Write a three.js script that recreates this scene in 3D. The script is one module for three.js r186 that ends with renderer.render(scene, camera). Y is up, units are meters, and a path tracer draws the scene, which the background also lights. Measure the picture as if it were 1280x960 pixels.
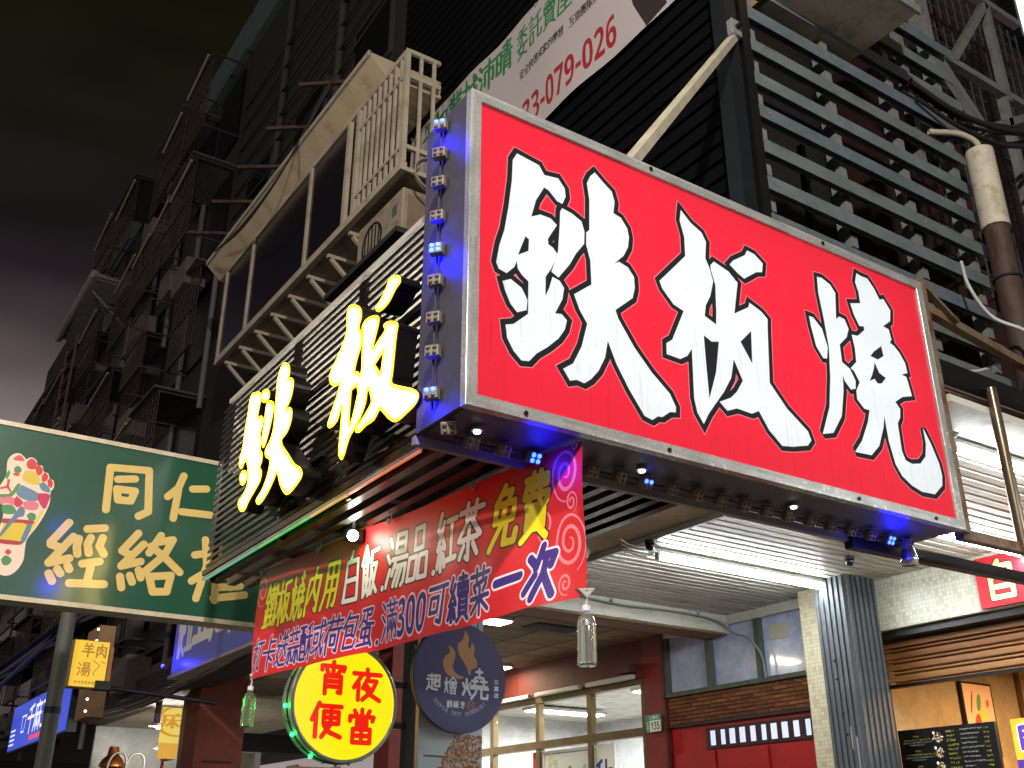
import * as THREE from 'three';
import { mergeGeometries } from 'three/addons/utils/BufferGeometryUtils.js';
import { RoundedBoxGeometry } from 'three/addons/geometries/RoundedBoxGeometry.js';
import { RectAreaLightUniformsLib } from 'three/addons/lights/RectAreaLightUniformsLib.js';

// ---------------------------------------------------------------- camera, sky, moon, exposure
// World: street runs along -z, buildings stand on the +x side, y up, metres.
const scene = new THREE.Scene();
const camera = new THREE.PerspectiveCamera(40.69, 4 / 3, 0.05, 400);
camera.position.set(0, 1.6, 0);
const YAW = THREE.MathUtils.degToRad(33.6), TILT = THREE.MathUtils.degToRad(24.1);
camera.lookAt(Math.sin(YAW) * Math.cos(TILT), 1.6 + Math.sin(TILT), -Math.cos(YAW) * Math.cos(TILT));
const renderer = new THREE.WebGLRenderer({ antialias: true });
renderer.setSize(1024, 768);
renderer.toneMapping = THREE.LinearToneMapping;
renderer.toneMappingExposure = 1.0;
renderer.shadowMap.enabled = true;
RectAreaLightUniformsLib.init();

function nightSky() {                                  // city glow low down, near black overhead, the same all round
  const W = 256, H = 256, d = new Float32Array(W * H * 4);
  const K = [[-90, .05, .045, .045], [0, .36, .30, .29], [14, .28, .23, .22], [20, .2, .165, .165], [22.5, .11, .086, .086], [25, .05, .039, .043], [27.5, .019, .014, .017], [30, .0115, .0085, .009], [37, .0085, .0075, .004], [45, .007, .0062, .002], [90, .006, .005, .002]];
  for (let j = 0; j < H; j++) {
    const e = (j + .5) / H * 180 - 90;
    let i = 0; while (i < K.length - 2 && e > K[i + 1][0]) i++;
    const t = THREE.MathUtils.clamp((e - K[i][0]) / (K[i + 1][0] - K[i][0]), 0, 1);
    for (let k = 0; k < W; k++) {
      const o = (j * W + k) * 4;
      const a0 = k / W * 6.2832, drift = 1 + .16 * Math.sin(a0 * 9 + e * .9 + 2 * Math.sin(a0 * 4 + e * .3)) * Math.sin(e * .8 + a0 * 6) + .12 * Math.sin(a0 * 23 - e * 1.7 + 1.5 * Math.sin(e * .9 + a0 * 13));   // thin uneven cloud
      for (let c = 0; c < 3; c++) d[o + c] = (K[i][c + 1] + (K[i + 1][c + 1] - K[i][c + 1]) * t) * drift;
      d[o + 3] = 1;
    }
  }
  const t = new THREE.DataTexture(d, W, H, THREE.RGBAFormat, THREE.FloatType);
  t.mapping = THREE.EquirectangularReflectionMapping; t.magFilter = t.minFilter = THREE.LinearFilter; t.needsUpdate = true;
  return t;
}
scene.background = nightSky();
scene.environment = scene.background;
const moon = new THREE.DirectionalLight(0xfff2e0, 0.015);
moon.position.set(-20, 40, 16); moon.castShadow = true;
moon.shadow.camera.left = moon.shadow.camera.bottom = -30; moon.shadow.camera.right = moon.shadow.camera.top = 30;
scene.add(moon); scene.add(moon.target);

// ---------------------------------------------------------------- helpers
const V = (x, y, z) => new THREE.Vector3(x, y, z);
let seed = 7;
const rnd = () => { seed = (seed * 1664525 + 1013904223) >>> 0; return seed / 4294967296; };
const between = (a, b) => a + (b - a) * rnd();
const taken = {};
function numbered(name) { const n = taken[name] = (taken[name] ?? -1) + 1; return n ? name + '_' + String(n).padStart(3, '0') : name; }
function shadows(o) { o.castShadow = true; o.receiveShadow = true; return o; }
function thing(name, label, category, at = [0, 0, 0], group) {
  const o = new THREE.Group(); o.name = numbered(name); o.position.set(...at); scene.add(o);
  o.userData = { label, category }; if (group) o.userData.group = group;
  return o;
}
function part(name, geo, material, parent, at = [0, 0, 0], rot) {
  const m = shadows(new THREE.Mesh(geo, material)); m.name = name; m.position.set(...at);
  if (rot) m.rotation.set(...rot);
  parent.add(m); return m;
}
function single(name, label, category, geo, material, at = [0, 0, 0], group) {
  const m = part(numbered(name), geo, material, scene, at);
  m.userData = { label, category }; if (group) m.userData.group = group;
  return m;
}
function structure(name, geo, material, at = [0, 0, 0]) {
  const m = part(numbered(name), geo, material, scene, at); m.userData = { kind: 'structure' }; return m;
}
const boxes = {};
function bx(w, h, d) {                                 // box with uv in metres
  const key = [w, h, d].map((v) => v.toFixed(4)).join();
  if (boxes[key]) return boxes[key];
  const g = new THREE.BoxGeometry(w, h, d), uv = g.attributes.uv, s = [[d, h], [d, h], [w, d], [w, d], [w, h], [w, h]], off = (w * 7.3 + h * 3.1 + d * 5.7) % 1;
  for (let f = 0; f < 6; f++) for (let i = 0; i < 4; i++) uv.setXY(f * 4 + i, uv.getX(f * 4 + i) * s[f][0] + off, uv.getY(f * 4 + i) * s[f][1] + off * .7);
  return boxes[key] = g;
}
function span(x0, x1, y0, y1, z0, z1) { const g = bx(x1 - x0, y1 - y0, z1 - z0).clone(); g.translate((x0 + x1) / 2, (y0 + y1) / 2, (z0 + z1) / 2); return g; }
const rbx = (w, h, d, r = .006) => new RoundedBoxGeometry(w, h, d, 2, Math.min(r, w / 2.1, h / 2.1, d / 2.1));
function beamGeo(a, b, w, h) {                         // bar of section w x h between two points
  const A = V(...a), B = V(...b), L = A.distanceTo(B), g = bx(w, h, L).clone(), m = new THREE.Matrix4();
  m.lookAt(A, B, Math.abs(B.y - A.y) > .98 * L ? V(1, 0, 0) : V(0, 1, 0)); m.setPosition(A.clone().add(B).multiplyScalar(.5));
  return g.applyMatrix4(m);
}
const rod = (a, b, r, n = 10) => { const A = V(...a), B = V(...b), L = A.distanceTo(B), g = new THREE.CylinderGeometry(r, r, L, n); g.applyQuaternion(new THREE.Quaternion().setFromUnitVectors(V(0, 1, 0), B.clone().sub(A).normalize())); g.translate(...A.add(B).multiplyScalar(.5).toArray()); return g; };
const cable = (pts, r, n = 40) => new THREE.TubeGeometry(new THREE.CatmullRomCurve3(pts.map((p) => V(...p))), n, r, 6, false);
const merged = (...g) => mergeGeometries(g.flat().map((q) => { const k = q.index ? q.toNonIndexed() : q; for (const a of Object.keys(k.attributes)) if (!['position', 'normal', 'uv'].includes(a)) k.deleteAttribute(a); return k; }));
const lathe = (pts, n = 28) => new THREE.LatheGeometry(pts.map((p) => new THREE.Vector2(...p)), n);
const toRoad = -Math.PI / 2;                           // turns a +z facing plane to face the road (-x)

// ---------------------------------------------------------------- textures: grain and patches of matter
function valueNoise(n, cells, s) {
  let q = s; const r = () => { q = (q * 1664525 + 1013904223) >>> 0; return q / 4294967296; };
  const g = Array.from({ length: cells * cells }, r), out = new Float32Array(n * n);
  for (let y = 0; y < n; y++) for (let x = 0; x < n; x++) {
    const fx = x / n * cells, fy = y / n * cells, x0 = Math.floor(fx), y0 = Math.floor(fy), u = fx - x0, v = fy - y0, a = u * u * (3 - 2 * u), b = v * v * (3 - 2 * v);
    const G = (i, j) => g[((j + cells) % cells) * cells + (i + cells) % cells];
    out[y * n + x] = (G(x0, y0) * (1 - a) + G(x0 + 1, y0) * a) * (1 - b) + (G(x0, y0 + 1) * (1 - a) + G(x0 + 1, y0 + 1) * a) * b;
  }
  return out;
}
function dataTex(n, fn, srgb = true) {
  const d = new Uint8Array(n * n * 4);
  for (let i = 0; i < n * n; i++) { const c = fn(i, i % n, Math.floor(i / n)); for (let k = 0; k < 3; k++) d[i * 4 + k] = Math.max(0, Math.min(255, c[k])); d[i * 4 + 3] = 255; }
  const t = new THREE.DataTexture(d, n, n); t.wrapS = t.wrapT = THREE.RepeatWrapping; t.magFilter = THREE.LinearFilter; t.minFilter = THREE.LinearMipmapLinearFilter; t.generateMipmaps = true;
  if (srgb) t.colorSpace = THREE.SRGBColorSpace; t.needsUpdate = true; return t;
}
const N = 512, n4 = valueNoise(N, 4, 11), n9 = valueNoise(N, 9, 23), n24 = valueNoise(N, 24, 5), n64 = valueNoise(N, 64, 41), n170 = valueNoise(N, 170, 77);
const mottled = dataTex(N, (i) => { const v = 205 + 50 * (n4[i] * .3 + n9[i] * .25 + n24[i] * .2 + n64[i] * .15 + n170[i] * .1 - .5) * 1.6; return [v, v, v]; });
const stained = dataTex(N, (i) => { const p = n9[i] * .5 + n24[i] * .3 + n64[i] * .2, g = n170[i] * 22 + n4[i] * 20; const k = Math.max(0, p - .5) * 110; return [232 - g - k, 228 - g - k * 1.1, 220 - g - k * 1.25]; });
const rusty = dataTex(N, (i) => { const p = n9[i] * .45 + n24[i] * .35 + n170[i] * .2, k = Math.max(0, Math.min(1, (p - .5) * 5)), g = n64[i] * 30; return [176 - g - k * 26, 164 - g * .9 - k * 62, 150 - g * .8 - k * 84]; });
const brushed = dataTex(N, (i, x, y) => { const v = 200 + 36 * (n64[(y * N + (x >> 4)) % (N * N)] - .5) + 24 * (n170[i] - .5) + 40 * (n9[i] - .5); return [v, v, v]; });
const roughPatch = dataTex(N, (i) => { const v = 150 + 120 * (n9[i] * .4 + n24[i] * .3 + n64[i] * .3 - .5); return [v, v, v]; }, false);
const grainBump = dataTex(N, (i) => { const v = 128 + 120 * (n170[i] * .5 + n64[i] * .5 - .5); return [v, v, v]; }, false);
const woodGrain = dataTex(N, (i, x, y) => { const a = n64[((y) % N) * N + ((x >> 5) % N)], b = n170[y * N + ((x >> 3) % N)], c = n9[i]; const v = .55 + .5 * (a * .5 + b * .35 + c * .3 - .55); return [214 * v * 1.25, 150 * v * 1.22, 84 * v * 1.2]; });
const mosaic = dataTex(N, (i, x, y) => {                                   // small square glazed tiles, about 2 cm: too small to tell apart singly
  const c = 32, tx = x / N * c, ty = y / N * c, fx = tx % 1, fy = ty % 1, id = (Math.floor(tx) * 37 + Math.floor(ty) * 101) % 97 / 97, grout = fx < .07 || fy < .07;
  const tone = [[214, 213, 203], [208, 206, 195], [220, 220, 212], [194, 190, 174], [216, 215, 206], [219, 218, 209]][Math.floor(valueAt(Math.floor(tx), Math.floor(ty)) * 6)], g = n170[i] * 10 - 5;
  return grout ? [186 + g, 184 + g, 174 + g] : tone.map((v) => v + g + id * 4);
});
function valueAt(a, b) { let h = (a * 374761393 + b * 668265263) >>> 0; h = ((h ^ (h >>> 13)) * 1274126177) >>> 0; return (h & 0xffff) / 65536; }
function canvasTex(w, h, draw) {
  const c = document.createElement('canvas'); c.width = w; c.height = h; draw(c.getContext('2d'), w, h);
  const t = new THREE.CanvasTexture(c); t.colorSpace = THREE.SRGBColorSpace; t.magFilter = THREE.LinearFilter; t.anisotropy = 8; return t;
}
const M = (color, roughness = .6, metalness = 0, map, extra = {}) => new THREE.MeshStandardMaterial({ color: new THREE.Color(color), roughness, metalness, ...(map ? { map } : {}), ...extra });
const lin = (r, g, b) => new THREE.Color().setRGB(r, g, b);
const print = (map, roughness = .6, extra = {}) => new THREE.MeshStandardMaterial({ map, roughness, ...extra });
const lit = (color, strength, base = 0x888888, extra = {}) => new THREE.MeshStandardMaterial({ color: base, roughness: .35, emissive: new THREE.Color(color), emissiveIntensity: strength, ...extra });
const mats = {
  aluminium: M(0xd4d6d4, .42, .35, brushed, { roughnessMap: roughPatch }),
  cabinet: M(0x565660, .5, .25, mottled),
  darkSteel: M(0x1d2023, .5, .5, mottled),
  blackSteel: M(0x0e0f10, .55, .2, mottled),
  slatSteel: M(0x82939a, .5, .25, mottled),
  slatUnder: M(0x5c686a, .5, .3, mottled),
  galvanised: M(0xb9bfc0, .45, .5, mottled),
  rust: M(0xb0a090, .75, .2, rusty),
  cream: M(0xbdb6a8, .65, 0, stained),
  creamDirty: M(0xa09888, .75, 0, stained),
  whitePaint: M(0xdedfd8, .55, 0, stained),
  concrete: M(0x6f6a62, .9, 0, stained, { bumpMap: grainBump, bumpScale: .004 }),
  darkWall: M(0x2b2a2a, .9, 0, stained),
  asphalt: M(0x3b3b3c, .9, 0, mottled, { bumpMap: grainBump, bumpScale: .005 }),
  pavement: M(0x9c978c, .8, 0, stained),
  redPaint: M(0x8c1a16, .5, 0, mottled),
  redDoor: M(0xc41216, .42, 0, mottled),
  brownRed: M(0x7a2c1c, .7, 0, mottled),
  black: M(0x0a0a0b, .5, 0),
  rubber: M(0x121212, .7, 0),
  whitePlastic: M(0xe4e4de, .45, 0, mottled),
  bronzeFrame: M(0x8a754c, .4, .55, mottled),
  glass: new THREE.MeshPhysicalMaterial({ color: 0xffffff, transmission: 1, roughness: .03, thickness: 0 }),
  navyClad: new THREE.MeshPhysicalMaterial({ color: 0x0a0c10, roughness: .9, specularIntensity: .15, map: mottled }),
};
const SIGN_OUTLINES = [
  [227, 1151, 333, 1137, 359, 1099, 429, 1110, 460, 1074, 464, 1036, 447, 996, 423, 999, 381, 1036, 357, 1042, 315, 963, 290, 873, 338, 901, 387, 901, 416, 881, 371, 803, 372, 776, 396, 767, 414, 748, 402, 709, 384, 669, 357, 626, 354, 530, 377, 580, 393, 633, 425, 626, 445, 601, 436, 550, 397, 474, 432, 480, 455, 461, 444, 420, 414, 374, 362, 323, 311, 283, 277, 242, 244, 236, 210, 265, 182, 310, 175, 361, 210, 374, 276, 436, 279, 579, 250, 597, 230, 619, 224, 657, 211, 622, 176, 584, 142, 592, 132, 615, 146, 696, 168, 769, 187, 883, 203, 1015, 207, 1112],
  [265, 776, 281, 767, 278, 714, 230, 681, 246, 726],
  [447, 971, 497, 963, 543, 943, 556, 899, 552, 841, 509, 781, 475, 718, 420, 643, 389, 657, 400, 689, 423, 761, 434, 886, 438, 953],
  [161, 542, 196, 561, 245, 538, 270, 495, 266, 452, 225, 431, 196, 458, 172, 507],
  [624, 1216, 663, 1186, 711, 1154, 724, 1108, 714, 1046, 755, 1037, 787, 997, 794, 956, 786, 905, 759, 854, 722, 816, 696, 787, 734, 814, 780, 803, 810, 767, 811, 716, 796, 665, 701, 581, 714, 545, 791, 436, 876, 347, 968, 274, 995, 224, 993, 202, 961, 195, 919, 164, 896, 162, 866, 140, 828, 148, 757, 242, 697, 339, 656, 434, 638, 352, 603, 286, 564, 240, 532, 216, 496, 221, 465, 210, 436, 249, 483, 283, 527, 368, 558, 476, 522, 528, 497, 588, 586, 660, 585, 770, 566, 840, 568, 898, 585, 917, 591, 1067, 581, 1146, 600, 1188],
  [1111, 1205, 1162, 1160, 1226, 1130, 1249, 1090, 1236, 1000, 1257, 955, 1272, 894, 1247, 813, 1214, 757, 1201, 699, 1270, 674, 1278, 739, 1287, 880, 1268, 949, 1267, 972, 1290, 998, 1377, 975, 1427, 934, 1386, 762, 1484, 824, 1494, 850, 1566, 825, 1600, 798, 1593, 748, 1567, 473, 1661, 370, 1782, 288, 1796, 250, 1770, 221, 1701, 203, 1677, 196, 1605, 185, 1533, 242, 1481, 320, 1435, 297, 1348, 301, 1289, 277, 1251, 306, 1317, 339, 1357, 376, 1402, 441, 1356, 537, 1329, 439, 1278, 361, 1209, 277, 1174, 233, 1145, 186, 1116, 227, 1104, 287, 1113, 522, 1081, 477, 1040, 452, 968, 455, 970, 503, 1004, 528, 1083, 688, 1025, 705, 968, 762, 955, 794, 1117, 970, 1120, 1069, 1100, 1148],
  [1188, 601, 1232, 583, 1275, 595, 1242, 441, 1190, 308, 1188, 452],
  [1484, 705, 1470, 542, 1410, 632],
  [1515, 1132, 1560, 1128, 1610, 1095, 1599, 1047, 1559, 1034, 1475, 973, 1436, 989, 1392, 1018, 1415, 1045, 1497, 1101],
  [1895, 900, 1922, 900, 1975, 855, 1998, 764, 1981, 702, 1957, 699, 1919, 748, 1900, 848],
  [1993, 1145, 2028, 1149, 2083, 1129, 2113, 1093, 2090, 939, 2119, 962, 2156, 958, 2175, 912, 2152, 862, 2090, 806, 2089, 710, 2141, 687, 2170, 633, 2162, 591, 2127, 579, 2092, 613, 2082, 650, 2069, 556, 2031, 421, 1956, 322, 1885, 301, 1955, 446, 1990, 605, 2010, 767, 2001, 920, 1987, 1055],
  [2308, 1266, 2338, 1260, 2390, 1261, 2432, 1215, 2463, 1159, 2496, 1174, 2537, 1122, 2521, 1056, 2452, 1006, 2498, 1000, 2506, 946, 2488, 922, 2519, 912, 2554, 884, 2588, 833, 2593, 783, 2534, 757, 2576, 756, 2583, 736, 2597, 657, 2520, 634, 2453, 592, 2483, 559, 2472, 513, 2445, 476, 2444, 419, 2442, 334, 2461, 287, 2509, 278, 2576, 293, 2627, 341, 2648, 412, 2646, 490, 2687, 420, 2726, 323, 2733, 263, 2719, 210, 2648, 154, 2551, 149, 2481, 166, 2416, 202, 2380, 254, 2356, 366, 2352, 502, 2329, 430, 2275, 325, 2208, 265, 2096, 258, 2156, 324, 2219, 430, 2246, 499, 2205, 499, 2165, 536, 2168, 580, 2203, 633, 2172, 686, 2153, 695, 2200, 739, 2205, 812, 2196, 885, 2241, 891, 2301, 940, 2301, 963, 2265, 956, 2236, 1011, 2222, 1067, 2302, 1091, 2301, 1159, 2286, 1208],
  [2414, 883, 2420, 830, 2370, 798, 2316, 803, 2349, 836],
  [2340, 776, 2364, 724, 2410, 707, 2371, 669, 2340, 661, 2319, 681, 2281, 660, 2309, 703, 2330, 744],
];
// centre z -4.688 base y 3.089
const IRON_LETTER = [
  [-373, 750, -316, 740, -232, 707, -216, 669, -234, 617, -237, 572, -187, 560, -149, 534, -149, 496, -171, 452, -134, 410, -147, 364, -113, 334, -107, 283, -126, 260, -93, 230, -97, 184, -151, 151, -241, 107, -283, 75, -323, 76, -378, 109, -399, 149, -339, 173, -290, 204, -296, 280, -330, 340, -369, 362, -400, 331, -452, 366, -451, 407, -426, 462, -419, 575, -401, 654, -397, 717],
  [-395, 314, -337, 302, -307, 263, -329, 230, -370, 231, -408, 267, -415, 299],
  [-200, 705, -141, 695, -96, 661, -97, 626, -146, 620, -197, 646, -214, 678],
  [-111, 610, -29, 584, -9, 554, -26, 474, -57, 405, -87, 360, -106, 356, -137, 431, -124, 497, -128, 570],
  [51, 761, 101, 753, 158, 711, 169, 664, 159, 638, 187, 637, 231, 606, 234, 551, 206, 502, 167, 472, 214, 469, 250, 438, 249, 382, 209, 338, 145, 316, 262, 209, 344, 139, 436, 85, 452, 49, 392, 18, 299, 0, 250, 20, 178, 87, 126, 157, 93, 130, 27, 83, -61, 51, -106, 60, -128, 87, -67, 118, -17, 161, 13, 228, 5, 259, -52, 291, -70, 331, -11, 371, 17, 430, 12, 511, 8, 603, 8, 705],
];
// centre z -3.577 base y 3.083
const PLATE_LETTER = [
  [-274, 747, -199, 724, -136, 674, -129, 628, -146, 593, -114, 547, -110, 488, -142, 439, -159, 384, -128, 370, -97, 345, -97, 452, -104, 538, -114, 579, -85, 598, 21, 575, 51, 549, 48, 519, 21, 460, 9, 424, 67, 446, 113, 466, 97, 493, 129, 497, 209, 462, 232, 440, 224, 409, 214, 326, 205, 234, 199, 199, 286, 148, 395, 94, 432, 58, 417, 33, 333, 14, 255, 9, 198, 38, 143, 84, 106, 111, 61, 84, -17, 82, -76, 73, -113, 90, -100, 105, 3, 156, 24, 177, -18, 246, -31, 187, -102, 115, -169, 79, -224, 0, -264, 31, -270, 72, -267, 160, -272, 258, -307, 204, -384, 194, -411, 219, -384, 261, -329, 334, -313, 376, -360, 386, -420, 426, -432, 468, -381, 513, -311, 571, -275, 632, -286, 702],
  [-181, 301, -128, 302, -113, 266, -135, 205, -167, 137, -185, 182],
  [111, 368, 96, 276, 36, 339],
  [127, 700, 176, 694, 227, 665, 232, 635, 193, 622, 139, 586, 71, 576, 30, 589, 13, 612, 64, 641, 110, 677],
];
const GREEN_STROKES = [
  [916, 573, 901, 845, 1139, 870, 1170, 602, 1115, 564],
  [957, 777, 1061, 799],
  [960, 714, 1072, 720, 1055, 653, 977, 646, 960, 714],
  [1361, 876, 1337, 790, 1277, 721],
  [1339, 776, 1330, 586],
  [1428, 799, 1519, 816],
  [1378, 637, 1562, 646],
  [719, 457, 637, 324],
  [757, 376, 646, 201],
  [646, 201, 755, 243],
  [639, 311, 709, 296],
  [657, 138, 682, 97],
  [700, 170, 720, 147],
  [753, 197, 765, 179],
  [829, 435, 928, 457],
  [790, 368, 785, 320, 796, 275],
  [856, 385, 844, 343, 859, 291],
  [925, 395, 914, 340, 946, 297],
  [833, 221, 929, 248],
  [884, 215, 878, 135],
  [779, 97, 975, 115],
  [1131, 455, 1050, 333, 1099, 313],
  [1173, 392, 1058, 239, 1169, 282],
  [1061, 173, 1078, 109],
  [1117, 187, 1136, 150],
  [1164, 227, 1183, 183],
  [1271, 463, 1213, 343],
  [1263, 420, 1348, 447, 1308, 343, 1198, 218],
  [1221, 386, 1309, 330, 1416, 248],
  [1234, 196, 1267, 106, 1352, 117, 1365, 221, 1234, 196],
  [1497, 371, 1647, 414],
  [1553, 479, 1581, 313, 1538, 99],
  [1497, 204, 1624, 304],
  [1643, 449, 1645, 307, 1656, 100],
  [1647, 113, 1849, 158],
  [1756, 409, 1751, 195],
  [1656, 337, 1811, 373],
  [1666, 254, 1814, 281],
  [1674, 185, 1814, 210],
];
const FOOT = [
  ['#e8d3c0', [291, 585, 324, 679, 316, 772, 340, 819, 375, 831, 406, 811, 417, 803, 442, 820, 475, 804, 482, 778, 511, 779, 526, 744, 551, 739, 566, 709, 589, 698, 598, 657, 585, 623, 591, 562, 576, 486, 544, 399, 507, 323, 505, 262, 508, 194, 483, 131, 445, 97, 401, 96, 352, 123, 331, 178, 330, 286, 348, 378, 353, 439, 339, 497, 319, 534, 290, 544]],
  ['#d8545c', [348, 799, 376, 821, 404, 800, 401, 787, 351, 784]],
  ['#4c8a58', [360, 733, 375, 752, 398, 741, 400, 715, 369, 709]],
  ['#cf4a50', [359, 702, 391, 713, 393, 690, 368, 690]],
  ['#d04038', [421, 782, 443, 813, 475, 793, 477, 756, 456, 744, 431, 752]],
  ['#d04038', [474, 755, 489, 780, 517, 759, 515, 726, 494, 714]],
  ['#d04038', [518, 711, 532, 740, 554, 721, 550, 691, 528, 681]],
  ['#d04038', [554, 691, 566, 709, 587, 687, 586, 655, 567, 657]],
  ['#d9bc48', [421, 729, 471, 734, 511, 699, 512, 662, 472, 653, 416, 676]],
  ['#5f86a0', [512, 662, 538, 678, 577, 643, 576, 620, 532, 629]],
  ['#4c8a58', [320, 678, 335, 718, 344, 693, 332, 660]],
  ['#c8483f', [336, 661, 352, 659, 353, 622, 372, 590, 364, 585, 344, 605, 312, 594, 306, 605, 337, 622]],
  ['#578a55', [314, 564, 365, 578, 395, 641, 412, 635, 378, 560, 317, 544]],
  ['#6a87a0', [418, 640, 517, 606, 521, 560, 452, 553, 399, 584]],
  ['#c43058', [519, 606, 581, 610, 582, 560, 566, 516, 523, 565]],
  ['#d8788a', [318, 539, 369, 558, 408, 545, 412, 510, 359, 516, 325, 505]],
  ['#c8384a', [402, 569, 446, 536, 420, 501, 397, 528]],
  ['#d8788a', [446, 536, 480, 553, 528, 545, 526, 504, 462, 498]],
  ['#4c8a58', [336, 502, 387, 510, 418, 480, 406, 458, 352, 454]],
  ['#4c8a58', [478, 460, 497, 483, 527, 473, 528, 442, 502, 431]],
  ['#b03040', [357, 424, 511, 435, 519, 414, 363, 395]],
  ['#d9c038', [367, 396, 492, 409, 470, 302, 363, 300]],
  ['#5f7c98', [417, 470, 437, 512, 463, 493, 461, 452, 428, 433, 361, 310, 356, 334]],
  ['#5f7c98', [492, 409, 519, 414, 497, 306, 472, 302]],
  ['#b03040', [363, 300, 472, 302, 472, 282, 367, 276]],
  ['#dcc860', [550, 503, 568, 506, 523, 365, 515, 384]],
  ['#c43a45', [401, 229, 415, 249, 436, 234, 421, 215]],
  ['#4c8a58', [389, 182, 410, 211, 446, 190, 433, 158, 407, 155]],
];

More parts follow.
